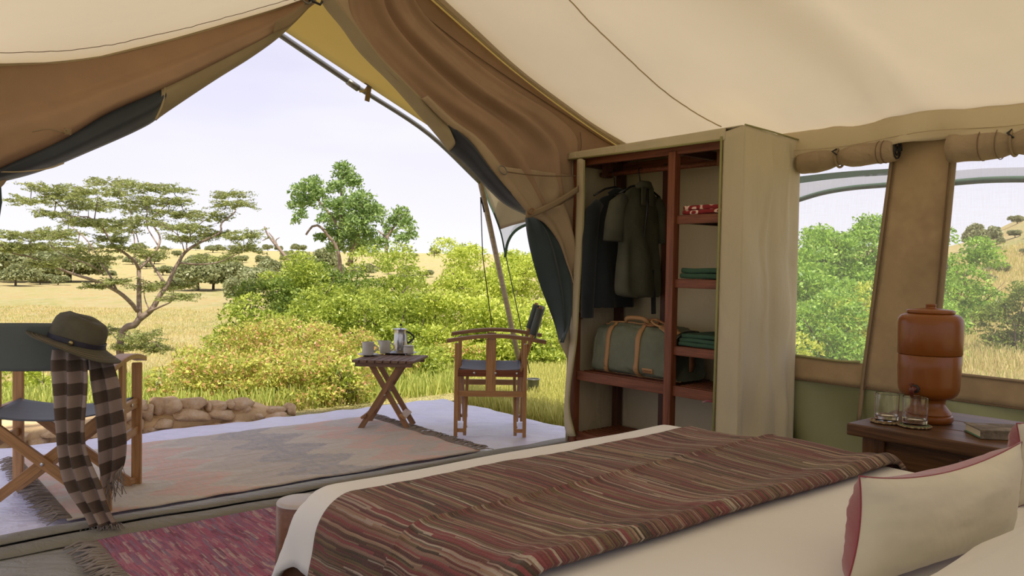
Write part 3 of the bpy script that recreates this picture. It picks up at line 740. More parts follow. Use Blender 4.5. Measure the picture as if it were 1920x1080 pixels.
tube('hook', [bc + VT * (.018 * math.cos(a)) + Vector((0, 0, .014 * math.sin(a))) for a in np.linspace(0, 2 * PI, 18, endpoint=False)], .004, M['pole'], tie, 6, closed=True)
tube('cord', [bc + VT * x + Vector((0, 0, z)) for x, z in ((-.06, -.01), (-.03, .004), (0, .006), (.03, .0), (.06, -.006), (.07, .01))], .006, M['hanger'], tie, 6)

# ---------------------------------------------------------------- veranda fly, its poles and side flap
UP = 4.80
def fly_z(u, v):
    s = abs(v - 2.04); return 2.52 - .415 * s - .02 * math.sin(PI * min(s / 1.7, 1)) * math.sin(PI * (u - 3.3) / 1.5)
fly = thing('veranda_fly', 'yellow backlit canvas fly stretched out over the veranda', 'awning', T(4.1, 2.04, 2.4))
V, Fc = [], []
us, vs = np.linspace(3.27, UP - .05, 14), np.linspace(.2, 3.86, 40)
V = [T(u, v, fly_z(u, v)) for u in us for v in vs]
Fc = [(i * 40 + j, (i + 1) * 40 + j, (i + 1) * 40 + j + 1, i * 40 + j + 1) for i in range(13) for j in range(39)]
solid(link('fly_sheet', pd(V, Fc, 'fly_sheet'), M['fly'], fly, smooth=True), .003)
top_c = at_u(903, 343, UP)
for pix in ([(500, 48), (672, 165)], [(660, 157), (800, 248), (903, 345)]):
    pp = [at_u(x, y, UP) for x, y in pix]
    tube('rafter', [Vector(q) for q in crom(pp, 14)], .019 if pix[0][0] < 600 else .016, M['pole'], fly, 10)
pl = at_u(516, 58, UP)
tube('rafter', [pl, pl + Vector((0, 0, .0)) - VT * 1.9 + Vector((0, 0, -.78))], .019, M['pole'], fly, 10)
tube('sleeve', [at_u(652, 152, UP - .01), at_u(672, 166, UP - .01)], .023, M['pole'], fly, 10)
for i, px in enumerate([(540, 74), (600, 116), (720, 196), (770, 228)]):
    pass
stp = thing('hanging_strap', 'short webbing strap with a buckle hanging from the fly rafter', 'strap', at_u(690, 170, UP - .05))
a_, b_ = at_u(694, 152, UP - .06), at_u(688, 190, UP - .06)
bar('webbing', a_, b_, .036, .006, M['strap'], stp, up=(UX, UY, 0))
tube('buckle', [at_u(684, 156, UP - .07), at_u(694, 152, UP - .07), at_u(702, 157, UP - .07), at_u(695, 163, UP - .07)], .005, M['pole'], stp, 6, closed=True)
tube('loop', [Vector(q) for q in crom([at_u(674, 171, UP - .02), at_u(682, 171, UP - .04), at_u(688, 165, UP - .05), at_u(692, 158, UP - .05)], 10)], .008, M['fly'], stp, 6)
ft = at_z(995, 748, -.02)
post = thing('veranda_pole', 'slanting wooden pole holding up the veranda corner', 'pole', ft)
tp = at_u(900, 338, UP + .0)
ft2 = at_z(988, 738, 0.0); ft2.z = -.03
tube('pole', [ft2, tp], .021, M['bamboo'], post, 10)
gl = thing('guy_ropes', 'thin dark guy ropes hanging from the veranda corner', 'rope', ft2)
A0 = at_u(901, 370, UP)
tubes('rope', [([A0, at_d(905, 480, A0.y + .05), at_d(922, 610, A0.y + .1)], .004), ], M['hanger'], gl)
tubes('rope', [([at_u(948, 478, UP - .05), at_d(975, 605, A0.y), at_d(993, 700, A0.y + .05)], .004), ([A0, at_u(905, 385, UP), at_u(908, 398, UP)], .006)], M['hanger'], gl)
bk_ = at_z(999, 756, -.10)
bkt = thing('pole_bucket', 'small grey bucket weighting the foot of the veranda pole', 'bucket', bk_)
lathe('bucket', [(.0, 0), (.036, 0), (.040, .01), (.052, .20), (.056, .205), (.056, .21), (.048, .21), (.035, .03), (0, .03)], M['pole'], bkt, Mtx(bk_), 24)
tube('bucket_rim', [bk_ + Vector((.055 * math.cos(a), .055 * math.sin(a), .205)) for a in np.linspace(0, 2 * PI, 24, endpoint=False)], .004, M['pole'], bkt, 6, closed=True)
# side flap of the fly
SV = 3.90
sf = thing('fly_side_flap', 'tan side flap of the veranda fly with grey gauze below it', 'awning', at_v(960, 400, SV))
def PV(l, v): return [at_v(x, y, v) for x, y in l]
patch('flap_canvas', PV([(903, 338), (915, 375), (926, 402), (937, 428)], SV), PV([(1010, 300), (1040, 340), (1050, 380), (1050, 400)], SV), M['flyside'], sf, 24, 14, None, .003)
patch('gauze_panel', PV([(937, 427), (940, 440), (944, 455), (946, 474)], SV), PV([(1050, 398), (985, 414), (960, 430), (948, 478)], SV), M['gauze'], sf, 24, 12, None, 0)
tube('gauze_binding', [Vector(q) for q in crom(PV([(947, 482), (952, 455), (965, 434), (990, 420), (1040, 405)], SV - .005), 24)], .011, M['greentrim'], sf, 6)
tube('edge_binding', [Vector(q) for q in crom(PV([(903, 338), (915, 375), (928, 405), (940, 440), (948, 482)], SV - .005), 24)], .006, M['greentrim'], sf, 6)
patch('flap_hem', PV([(936, 425), (960, 418), (1000, 408)], SV - .004), PV([(938, 430), (962, 422), (1000, 412)], SV - .004), M['strap'], sf, 14, 3, None, .002)
# green-edged fly skirt seen through the windows
FV = 4.35
sk = thing('fly_skirt', 'grey gauze fly skirt with arched green edging outside the windows', 'awning', at_v(1580, 340, FV))
patch('gauze_panel', PV([(1440, 350), (1497, 344), (1580, 334), (1672, 322)], FV), PV([(1440, 392), (1497, 374), (1580, 356), (1672, 344)], FV), M['gauze'], sk, 20, 5, None, 0)
patch('green_edging', PV([(1440, 338), (1497, 331), (1580, 322), (1672, 316)], FV), PV([(1440, 352), (1497, 344), (1580, 334), (1672, 328)], FV), M['greentrim'], sk, 20, 3, None, 0)
tube('arched_edging', [Vector(q) for q in crom(PV([(1440, 394), (1497, 375), (1545, 361), (1600, 352), (1672, 346)], FV), 24)], .014, M['greentrim'], sk, 6)
patch('gauze_panel', PV([(1672, 326), (1770, 322), (1840, 316), (1990, 312), (2500, 300)], FV), PV([(1672, 344), (1770, 338), (1840, 335), (1990, 333), (2500, 350)], FV), M['gauze'], sk, 20, 5, None, 0)
tube('arched_edging', [Vector(q) for q in crom(PV([(1672, 350), (1770, 344), (1840, 338), (1920, 336), (2000, 338), (2500, 352)], FV), 24)], .016, M['greentrim'], sk, 6)
# ================================================================== RUGS
def fringe(name, p0, p1, out, n, ln, mat, parent, seed=0, thick=.0022, z=.006):
    r = random.Random(seed); L = []
    for i in range(n):
        s = (i + r.random()) / n; b = p0.lerp(p1, s); k = ln * r.uniform(.7, 1.25)
        d = (out + (p1 - p0).normalized() * r.uniform(-.55, .55)).normalized()
        q = b + d * k * .5 + (p1 - p0).normalized() * r.uniform(-.01, .01) + Vector((0, 0, r.uniform(.004, .016)))
        e = b + d * k + (p1 - p0).normalized() * r.uniform(-.02, .02)
        L.append(([b - out * .01 + Vector((0, 0, .004)), q, e + Vector((0, 0, r.uniform(-.002, .006)))], [thick * 1.3, thick * 1.5, thick * .8]))
    o = tubes(name, L, mat, parent, 4); o['kind'] = 'stuff'; return o
def rug(tname, label, u0, u1, v0, v1, z, mat, th, amp, fr, nu=60, nv=90, group=None):
    t = thing(tname, label, 'rug', T((u0 + u1) / 2, (v0 + v1) / 2, 0), math.radians(40))
    V, Fc, UV = [], [], []
    for i in range(nu):
        for j in range(nv):
            a, b = i / (nu - 1), j / (nv - 1)
            eu = .012 * fnoise(b * 9, a * 3, 1) * (2 * a - 1); ev = .018 * fnoise(a * 5, b * 3, 2) * (2 * b - 1)
            rel = amp * (fnoise(b * 7 + a * 2, a * 9, 3) + .5 * fnoise(b * 22, a * 12, 6)) + amp
            V.append(T(u0 + (u1 - u0) * a + eu, v0 + (v1 - v0) * b + ev, z + th + rel)); UV.append(((v1 - v0) * b, (u1 - u0) * a))
    Fc = [(i * nv + j, i * nv + j + 1, (i + 1) * nv + j + 1, (i + 1) * nv + j) for i in range(nu - 1) for j in range(nv - 1)]
    o = link('rug_field', pd(V, Fc, 'rug_field', UV), mat, t, smooth=True); solid(o, th, 1.0 if False else -1)
    return t
k1 = rug('kilim_rug', 'faded flat woven kilim rug in beige, salmon and grey on the veranda', 3.52, 4.77, .68, 2.74, .012, M['kilim'], .006, .006, None)
for v_, o_, sd in ((.69, -1, 3), (2.73, 1, 4)):
    fringe('fringe', T(3.53, v_, .022), T(4.76, v_, .022), VT * o_, 230, .085, M['fringe'], k1, sd, .0022)
k2 = rug('rag_rug', 'magenta and pink woven rag rug between threshold and bed', 2.22, 3.22, .70, 2.38, .003, M['ragrug'], .012, .003, None, 50, 70)
fringe('fringe', T(2.23, .71, .012), T(3.21, .71, .012), -VT, 120, .085, M['fringe'], k2, 5, .0035)
fringe('fringe', T(2.23, 2.37, .012), T(3.21, 2.37, .012), VT, 120, .085, M['fringe'], k2, 6, .0035)

# ================================================================== DIRECTOR'S CHAIRS
def chair(label, c, fwd, backwood):
    """c: centre on the ground; fwd: unit direction the sitter faces"""
    fwd = Vector(fwd).normalized(); rz = math.atan2(fwd.y, fwd.x) - PI / 2
    t = thing('directors_chair', label, 'chair', c, rz)
    W0 = WORLD[t]
    def P(x, y, z): return W0 @ Vector((x, y, z))
    def B(nm, a, b, w, h, mat, up=(0, 0, 1), par=t, bev=.003): return bar(nm, P(*a), P(*b), w, h, mat, par, W0.to_3x3() @ Vector(up), bev)
    def screw(par, a, dr):
        d = (W0.to_3x3() @ Vector(dr)); return tube('bolt', [P(*a), P(*a) + d * .004], .0075, M['screw'], par, 10)
    W, D = .25, .21
    wd = M['teak']
    for s in (-1, 1):
        x = s * W
        B('post', (x, -D, .0), (x, -D, .570), .022, .042, wd, (1, 0, 0))
        B('post', (x, D, .0), (x, D, .570), .022, .042, wd, (1, 0, 0))
        B('side_slat', (x, 0, .245), (x, 0, .598), .062, .016, wd, (1, 0, 0))
        B('side_rail', (x, -D, .262), (x, D, .262), .018, .036, wd)
        sr = B('seat_rail', (x - s * .004, -D - .0, .388), (x - s * .004, D, .388), .024, .042, M['mahog'] if backwood else wd)
        for yy in (-.16, .0 + .10, -.03): screw(sr, (x + s * .009, yy, .391), (s, 0, 0))
        # bowed arm
        n = 22; V = []; Fc = []
        for i in range(n):
            q = i / (n - 1); y = (-.335 if backwood else -.23) + (.605 if backwood else .50) * q; z = .572 + .034 * math.sin(PI * q) ; hw = .026 + .006 * math.sin(PI * q)
            for dx, dz in ((-hw, 0), (hw, 0), (hw, .019), (hw * .9, .022), (-hw * .9, .022), (-hw, .019)): V.append(P(x + dx, y, z + dz))
        for i in range(n - 1):
            for k in range(6): Fc.append((i * 6 + k, i * 6 + (k + 1) % 6, (i + 1) * 6 + (k + 1) % 6, (i + 1) * 6 + k))
        Fc += [tuple(range(6))[::-1], tuple((n - 1) * 6 + k for k in range(6))]
        link('armrest', pd(V, Fc, 'armrest'), M['teakd'] if backwood else wd, t)
        # back upright, hinged, leaning back
        a, b = Vector((x, -.185, .40)), (Vector((x, -.30, .80)) if backwood else Vector((x, -.29, .77)))
        tube('back_post', [P(*a), P(*(a * .45 + b * .55)), P(*b)], [.012, .014, .012], wd, t, 10)
        tube('sleeve', [P(*(a * .43 + b * .57)), P(*(a * .03 + b * .97))], [.0225 if backwood else .016] * 2, M['chairc'], t, 12)
        # foot stretchers next to the posts
        for y in (-D, D): B('foot_link', (x - s * .005, y - .055 * (1 if y > 0 else -1), .035), (x - s * .005, y, .035), .018, .022, wd)
    for y, sg in ((.155, 1), (-.155, -1)):
        b1 = B('cross_leg', (-W + .01, y, .015), (W - .02, y, .395), .020, .042, wd, (0, 0, 1)); b2 = B('cross_leg', (W - .01, y + sg * .022, .015), (-W + .02, y + sg * .022, .395), .020, .042, wd, (0, 0, 1))
        screw(b2, (0, y + sg * .034, .205), (0, sg, 0)); screw(b1, (-.20, y - .011, .05), (0, -1, 0)); screw(b2, (.20, y + sg * .034, .05), (0, sg, 0))
    # seat
    nx, ny = 22, 14; V = []
    for i in range(nx):
        for j in range(ny):
            a, b = i / (nx - 1) * 2 - 1, j / (ny - 1) * 2 - 1
            V.append(P(a * (W - .012), b * (D - .015) + .006 * b * fnoise(a * 3), .413 - .030 * (1 - a * a) - .008 * (1 - b * b)))
    Fc = [(i * ny + j, (i + 1) * ny + j, (i + 1) * ny + j + 1, i * ny + j + 1) for i in range(nx - 1) for j in range(ny - 1)]
    solid(link('seat', pd(V, Fc, 'seat'), M['seatc'], t, smooth=True), .005)
    # backrest
    V = []
    for i in range(nx):
        for j in range(ny):
            a, q = i / (nx - 1) * 2 - 1, j / (ny - 1); z = .60 + .185 * q; y0 = -.185 + (z - .40) * (-.115 / .40)
            V.append(P(a * W, y0 - .018 * (1 - a ** 4) - .018, z + .004 * (1 - a * a) * (2 * q - 1)))
    o = link('backrest', pd(V, Fc, 'backrest'), M['chairc'], t, smooth=True); solid(o, .005)
    return t
pA, pB, pC = at_z(203, 969, 0), at_z(263, 913, 0), at_z(47, 924, 0)
fw1 = (pB - pA).normalized(); ctr1 = (pB + pC) / 2 + (pA - pB) / 2; ctr1.z = .014; ctr1.x -= .02
ch1 = chair('wooden folding chair with dark canvas back, a hat and scarf hung on its corner', ctr1, fw1, False)
qA, qB = at_z(848, 822, 0), at_z(985, 822, 0); cc = (qA + qB) / 2 + Vector((0, .25, 0)); cc.z = .012
ch2 = chair('wooden folding chair in profile beside the tea table with slate canvas seat', cc, (-1, -.02, 0), True)

# ================================================================== HAT AND SCARF
W1 = WORLD[ch1]
hc = at_d(150, 655, 3.20)
hat = thing('sun_hat', 'olive cloth sun hat with dark band perched on the chair corner', 'hat', hc)
tilt = Matrix.Rotation(math.radians(15), 4, 'Y') @ Matrix.Rotation(math.radians(-4), 4, 'X')
mh = Matrix.Translation(at_d(143, 644, 3.15)) @ tilt
def crown(p, a, r):
    k = 1 + .05 * fnoise(math.cos(a) * 1.5, math.sin(a) * 1.5, p.z * 12); q = Vector((p.x * k, p.y * k * .92, p.z))
    if p.z > .075: q.z += .006 * fnoise(p.x * 25, p.y * 25) - .008 * math.exp(-(p.y / .02) ** 2) * (r < .06) + .006 * math.cos(a + PI)
    return q
lathe('crown', [(.101, 0), (.103, .015), (.104, .035), (.102, .06), (.097, .082), (.086, .098), (.066, .107), (.035, .110), (.0, .110)], M['hat'], hat, mh, 48, crown)
lathe('hat_band', [(.1045, .004), (.107, .005), (.1075, .022), (.105, .024)], M['hatband'], hat, mh, 48, lambda p, a, r: Vector((p.x, p.y * .93, p.z + .002 * math.sin(a * 3))))
def brimf(p, a, r):
    k = (r - .10) / .075 * .86
    dz = -.022 * k + .036 * k * math.cos(a + PI) ** 3 * (1 if math.cos(a + PI) > 0 else .5) + .008 * k * math.sin(3 * a + 1) - .012 * k * math.cos(a - PI * .42)
    return Vector((p.x * (1 + .04 * (k > 0) * (math.cos(a) < 0)), p.y * .93, p.z + dz))
br = lathe('brim', [(.098, .006), (.112, .002), (.130, 0), (.148, 0), (.165, 0), (.176, .0)], M['hat'], hat, mh, 56, brimf); solid(br, .003)
for k_, rr in enumerate((.125, .140, .155)):
    ring = [mh @ (brimf(Vector((rr * math.cos(a), rr * math.sin(a), .0015)), a, rr)) for a in np.linspace(0, 2 * PI, 48, endpoint=False)]
    tube('stitching', ring, .0010, M['strap'], hat, 4, closed=True)
bp = mh @ Vector((.030, -.100, .013)); tube('button', [bp, bp + Vector((0, -.006, 0))], [.010, .008], M['brass'], hat, 14)
def PD(l): return [at_d(x, y, d) for x, y, d in l]
scf = thing('checked_scarf', 'brown and grey checked scarf hanging from the chair to the rug', 'scarf', at_z(190, 985, 0))
def scd(am, fq, ph):
    return lambda s, t, p: Vector((0, -1, 0)) * (am * math.sin(2 * PI * (t * fq + ph + .18 * s)) * (.4 + .6 * math.sin(PI * t)) + .006 * fnoise(p.x * 6, 0, p.z * 5)) + Vector((.006 * fnoise(p.z * 6, 3), 0, 0))
patch('scarf_panel', PD([(99, 655, 3.10), (97, 690, 3.06), (101, 745, 3.04), (106, 800, 3.03), (110, 850, 3.02), (124, 910, 3.01), (158, 962, 3.0), (170, 988, 2.99)]),
      PD([(164, 655, 3.12), (166, 700, 3.08), (164, 760, 3.06), (160, 815, 3.04), (166, 850, 3.04), (190, 905, 3.03), (206, 955, 3.02), (222, 982, 3.01)]), M['plaid'], scf, 90, 30, scd(.020, 2.2, .1), .0015)
patch('scarf_panel', PD([(166, 672, 3.16), (170, 720, 3.13), (180, 770, 3.12), (184, 820, 3.12), (188, 870, 3.12), (196, 915, 3.12)]),
      PD([(206, 668, 3.18), (222, 720, 3.14), (231, 775, 3.13), (236, 830, 3.13), (234, 868, 3.13), (222, 895, 3.13)]), M['plaid'], scf, 70, 26, scd(.020, 1.8, .0), .0015)
L = []
for i in range(46):
    s = i / 45; b = PD([(196 + 34 * s, 912 - 34 * s, 3.12)])[0]; l = rnd.uniform(.04, .10)
    L.append(([b + Vector((0, 0, .01)), b + Vector((rnd.uniform(-.01, .01), rnd.uniform(-.01, .01), -l * .5)), b + Vector((rnd.uniform(-.02, .02), rnd.uniform(-.01, .01), -l))], .0012))
for i in range(40):
    s = i / 39; b = at_z(166 + 56 * s, 984 - 3 * s, .03); l = rnd.uniform(.03, .07)
    e = b + Vector((rnd.uniform(-.02, .05), -l, 0)); e.z = .026
    L.append(([b, (b + e) / 2 + Vector((0, 0, .008)), e], .0020))
o = tubes('scarf_fringe', L, M['fringe'], scf, 4); o['kind'] = 'stuff'

# ================================================================== TEA TABLE
f0, f1, f2, f3 = at_z(675, 812, 0), at_z(763, 811, 0), at_z(774, 797, 0), at_z(694, 796, 0)
tc = (f0 + f1 + f2 + f3) / 4; tc.z = .012
ttl = thing('tea_table', 'small slatted folding wooden table carrying the tea things', 'table', tc, math.radians(-3))
WT = WORLD[ttl]
def PT(x, y, z): return WT @ Vector((x, y, z))
def BT(nm, a, b, w, h, mat, up=(0, 0, 1), bev=.003): return bar(nm, PT(*a), PT(*b), w, h, mat, ttl, WT.to_3x3() @ Vector(up), bev)
TZ = .440
for i in range(8):
    x = -.171 + i * .049
    bar('slat', PT(x, -.185, TZ), PT(x + .035, .175, TZ), .043, .016, M['slat'], ttl, (0, 0, 1), .003)
BT('apron', (-.178, -.150, TZ - .022), (.182, -.150, TZ - .022), .020, .026, M['slat'])
BT('apron', (-.150, .145, TZ - .022), (.210, .145, TZ - .022), .020, .026, M['slat'])
for y, dz in ((-.10, 0), (.125, 0)):
    BT('leg', (-.155, y, .0), (.105, y, TZ - .012), .018, .034, M['teakd'], (0, 0, 1))
for y in (-.078, .10):
    BT('leg', (.150, y, .0), (-.105, y, TZ - .012), .018, .034, M['teakd'], (0, 0, 1))
BT('foot_stretcher', (-.128, -.125, .085), (-.128, .14, .085), .018, .040, M['teakd'], (1, 0, .6))
BT('foot_stretcher', (.112, -.095, .085), (.112, .12, .085), .018, .046, M['teak'], (1, 0, -.8))
tube('pivot', [PT(-.0, -.115, .222), PT(0, .14, .222)], .004, M['screw'], ttl, 8)
TT = TZ + .008
def on_table(px, py):
    p = at_z(px, py, tc.z + TT); return p
# tray
pt = on_table(748, 664); pt.z = tc.z + TT + .001
tray = thing('serving_tray', 'oval metal serving tray under pot and jugs', 'tray', pt)
lathe('tray_plate', [(0, 0), (.080, 0), (.095, .004), (.108, .012), (.116, .013), (.116, .011), (.106, .008), (.092, .0), (.05, -.0005), (0, -.0005)], M['steel'], tray, Mtx(pt), 40, lambda p, a, r: Vector((p.x * 1.05, p.y * .66, p.z)))
def mug(nm, lab, cat, p, r, h, prof, mat, handle=None, spout=None, lid=None):
    t = thing(nm, lab, cat, p); m = Mtx(p)
    lathe('cup_body' if nm == 'mug' else 'body', prof, mat, t, m, 36, spout)
    if handle:
        x0, z0, z1, bul, rr = handle
        pts = [p + Vector((x0 + bul * math.sin(PI * s), 0, z1 + (z0 - z1) * s)) for s in np.linspace(0, 1, 14)]
        tube('handle', pts, rr, M['rubber'] if nm == 'coffee_pot' else mat, t, 8)
    return t
ps = on_table(690, 667)
sc_ = thing('saucer', 'grey white saucer under the mug at the table edge', 'saucer', ps)
lathe('dish', [(0, 0), (.032, 0), (.055, .008), (.066, .011), (.066, .0085), (.05, .004), (.03, -.001), (0, -.001)], M['ceram'], sc_, Mtx((ps.x, ps.y, ps.z + .002)), 36)
pm = ps.copy(); pm.z += .006
mug('mug', 'plain grey white mug standing on a saucer', 'mug', pm, .04, .085, [(0, .002), (.034, .002), (.037, .008), (.038, .05), (.0395, .083), (.0375, .084), (.036, .05), (.034, .012), (0, .008)], M['ceram'], (.036, .022, .066, .030, .0045))
pj = on_table(722, 664); pj.z += .004
def spf(p, a, r):
    k = max(0, math.cos(a - PI)) ** 10 * smooth((p.z - .045) / .04); return Vector((p.x - .022 * k, p.y, p.z + .006 * k))
mug('cream_jug', 'grey white cream jug with spout beside the mug', 'jug', pj, .04, .085, [(0, .0), (.030, .0), (.034, .006), (.037, .03), (.036, .055), (.033, .075), (.034, .084), (.032, .084), (.031, .06), (.032, .01), (0, .008)], M['ceram'], (.033, .015, .075, .028, .004), spf)
pc = on_table(751, 660); pc.z += .004
cp = mug('coffee_pot', 'polished steel coffee press with dark plunger knob and looped handle', 'coffee pot', pc, .05, .155, [(0, 0), (.046, 0), (.047, .004), (.049, .02), (.0495, .07), (.045, .11), (.041, .145), (.043, .152), (.041, .153), (.02, .158), (0, .159)], M['steel'], (.043, .055, .138, .046, .006), lambda p, a, r: Vector((p.x - .016 * max(0, math.cos(a - PI)) ** 16 * smooth((p.z - .12) / .03), p.y, p.z)))
tube('plunger', [pc + Vector((0, 0, .156)), pc + Vector((0, 0, .178))], .002, M['steel'], cp, 8)
lathe('knob', [(0, 0), (.007, .002), (.009, .008), (.006, .014), (0, .016)], M['rubber'], cp, Mtx(pc + Vector((0, 0, .174))), 16)
pb = on_table(766, 665); pb.z += .004
sb = mug('sugar_bowl', 'small lidded grey white sugar bowl on the tray', 'bowl', pb, .035, .05, [(0, 0), (.032, 0), (.034, .005), (.034, .040), (.031, .046), (.033, .050), (.034, .056), (.03, .058), (.0, .06)], M['ceram'])
tube('spoon', [pb + Vector((.010, .0, .055)), pb + Vector((.030, .0, .095))], [.002, .003], M['steel'], sb, 6)

# ================================================================== WARDROBE
FVp, BVp, UR, UL, HW = 3.20, 3.63, 2.16, 3.31, 1.70
wd_ = thing('wardrobe', 'open canvas covered wardrobe with reddish wooden frame and shelves', 'wardrobe', T((UR + UL) / 2, 3.42, 0), math.radians(40))
MH = M['mahog']
def WB(nm, a, b, w, h, mat=MH, up=(0, 0, 1), par=wd_, bev=.004): return bar(nm, T(*a), T(*b), w, h, mat, par, up, bev)
UM = 2.585
for (u, v) in ((UL - .035, FVp + .03), (UR + .045, FVp + .03), (UL - .035, BVp - .04), (UR + .045, BVp - .04)):
    WB('post', (u, v, 0), (u, v, HW - .01), .042, .042, M['mahogd'] if v > 3.4 else MH, (UX, UY, 0))  # back posts take the darker copy, shade painted into the wood
WB('post', (UM, FVp + .025, 0.0), (UM, FVp + .025, HW - .055), .045, .046, MH, (UX, UY, 0))
WB('post', (2.235, FVp + .03, 0.1), (2.235, FVp + .03, HW - .04), .03, .04, MH, (UX, UY, 0))
WB('post', (UM + .34, BVp - .035, 0), (UM + .34, BVp - .035, HW - .05), .042, .042, M['mahogd'], (UX, UY, 0))
for v in (FVp + .03, BVp - .035): WB('top_rail', (UL - .02, v, HW - .045), (UR + .03, v, HW - .045), .03, .05)
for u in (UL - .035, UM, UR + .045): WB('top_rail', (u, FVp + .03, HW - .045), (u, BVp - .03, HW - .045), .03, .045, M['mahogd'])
for u in (UL - .10, 2.42):
    WB('rod_bracket', (u, FVp + .20, HW - .03), (u, FVp + .20, HW - .125), .055, .035, MH if u < 3 else M['mahogd'], (UX, UY, 0))
tube('hanging_rod', [T(UL - .05, FVp + .20, HW - .105), T(2.40, FVp + .20, HW - .105)], .014, MH, wd_, 14)
WB('top_rail', (2.42, FVp + .20, HW - .06), (UR + .05, FVp + .20, HW - .06), .03, .04)
# shelves: front rail, back rail and slats
def shelf(ua, ub, z, h=.05, nsl=None, w=.030):
    WB('shelf_rail', (ua, FVp + .035, z - h / 2), (ub, FVp + .035, z - h / 2), .028, h)
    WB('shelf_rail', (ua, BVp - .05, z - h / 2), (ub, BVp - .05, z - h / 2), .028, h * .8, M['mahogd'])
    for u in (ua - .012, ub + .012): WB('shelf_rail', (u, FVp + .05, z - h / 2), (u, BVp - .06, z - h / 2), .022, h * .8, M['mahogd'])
    n = nsl or 7
    for i in range(n):
        v = FVp + .035 + .028 + (BVp - .07 - FVp - .05) * (i + .5) / n
        WB('slat', (ua - .01, v, z - .006), (ub + .01, v, z - .006), (BVp - FVp - .13) / n * .72, .012, MH)
shelf(UL - .055, UM + .022, .465, .052, 8); shelf(UM - .022, UR + .05, .465, .052, 8)
shelf(UL - .055, UM + .022, .115, .048, 8); shelf(UM - .022, UR + .05, .115, .048, 8)
for z in (.665, 1.005, 1.325): shelf(UM - .022, 2.25, z, .045, 6)
WC = M['wardcanvas']
def cp_(nm, P, mat, n=20, m=14, amp=.006, fold=0, par=wd_, th=.004, nrm=None, fr=4):
    nrm = nrm or UT
    A = [P[0], P[0].lerp(P[1], .5), P[1]]; B = [P[3], P[3].lerp(P[2], .5), P[2]]
    def d(s, t, p):
        e = min(1, 6 * s, 6 * (1 - s)) * min(1, 8 * t + .15, 8 * (1 - t) + .15)
        return nrm * (amp * fnoise(p.x * fr, p.y * fr, p.z * fr * .6) * 1.6 * e + fold * e * math.sin(s * 19 + 3 * fnoise(s * 4, t * 2)) )
    return patch(nm, A, B, mat, par, n, m, d, th)
# right side, pulled-forward corner and front strip
sp = cp_('side_panel', [T(UR - .012, FVp - .02, HW + .02), T(UR - .012, BVp + .03, HW - .0), T(UR - .012, BVp + .03, .01), T(UR - .012, FVp - .02, .01)], WC, 46, 70, .026, .010, nrm=-UT, fr=5)
cp_('front_strip', [T(2.262, FVp - .02, HW + .0), T(UR - .014, FVp - .02, HW + .02), T(UR - .014, FVp - .02, .01), T(2.275, FVp - .02, .01)], WC, 14, 50, .006, 0, nrm=-VT)
cp_('back_panel', [T(UL, BVp, HW), T(UR, BVp, HW), T(UR, BVp, .05), T(UL, BVp, .05)], WC, 30, 24, .006, 0, nrm=VT)
cp_('side_panel', [T(UL, FVp, HW), T(UL, BVp, HW), T(UL, BVp, .05), T(UL, FVp, .05)], WC, 20, 30, .012, 0, nrm=UT, fr=6)
cp_('top_panel', [T(UL, FVp - .02, HW + .005), T(UR, FVp - .02, HW + .02), T(UR, BVp, HW + .0), T(UL, BVp, HW - .005)], WC, 30, 12, .006, 0, nrm=Vector((0, 0, 1)))
cp_('front_header', [T(UL + .01, FVp - .022, HW + .003), T(UR + .09, FVp - .022, HW + .018), T(UR + .09, FVp - .022, HW - .038), T(UL + .01, FVp - .022, HW - .035)], WC, 40, 6, .002, 0, nrm=-VT)
patch('front_strip', [at_v(x, y, FVp - .025) for x, y in [(1082, 293), (1080, 400), (1074, 520), (1068, 640), (1060, 730), (1058, 790), (1063, 818)]],
      [at_v(x, y, FVp - .025) for x, y in [(1096, 300), (1094, 420), (1086, 560), (1081, 640), (1070, 720), (1068, 770), (1078, 818)]], WC, wd_, 50, 6, lambda s, t, p: -VT * (.006 * math.sin(PI * t)))
tube('binding', [Vector(q) for q in crom([at_v(x, y, FVp - .035) for x, y in [(1096, 300), (1094, 420), (1086, 560), (1081, 640), (1070, 720), (1068, 770), (1079, 818)]], 40)], .004, M['piping'], wd_, 6)
tube('binding', [T(2.268, FVp - .028, HW - .02), T(2.27, FVp - .028, 1.2), T(2.272, FVp - .028, .8), T(2.278, FVp - .028, .02)], .006, M['piping'], wd_, 6)
tube('binding', [T(UL - .01, FVp - .028, HW - .034), T(2.8, FVp - .03, HW - .036), T(2.27, FVp - .028, HW - .036)], .005, M['piping'], wd_, 6)
tube('binding', [T(UR - .014, FVp - .02, HW + .022), T(UR - .014, FVp + .2, HW + .016), T(UR - .014, BVp + .03, HW + .004)], .004, M['piping'], wd_, 6)
tube('tie_cord', [at_v(1318, 754, FVp + .01), at_v(1326, 752, FVp), at_v(1338, 753, FVp - .02)], .005, M['maroon'], wd_, 6)

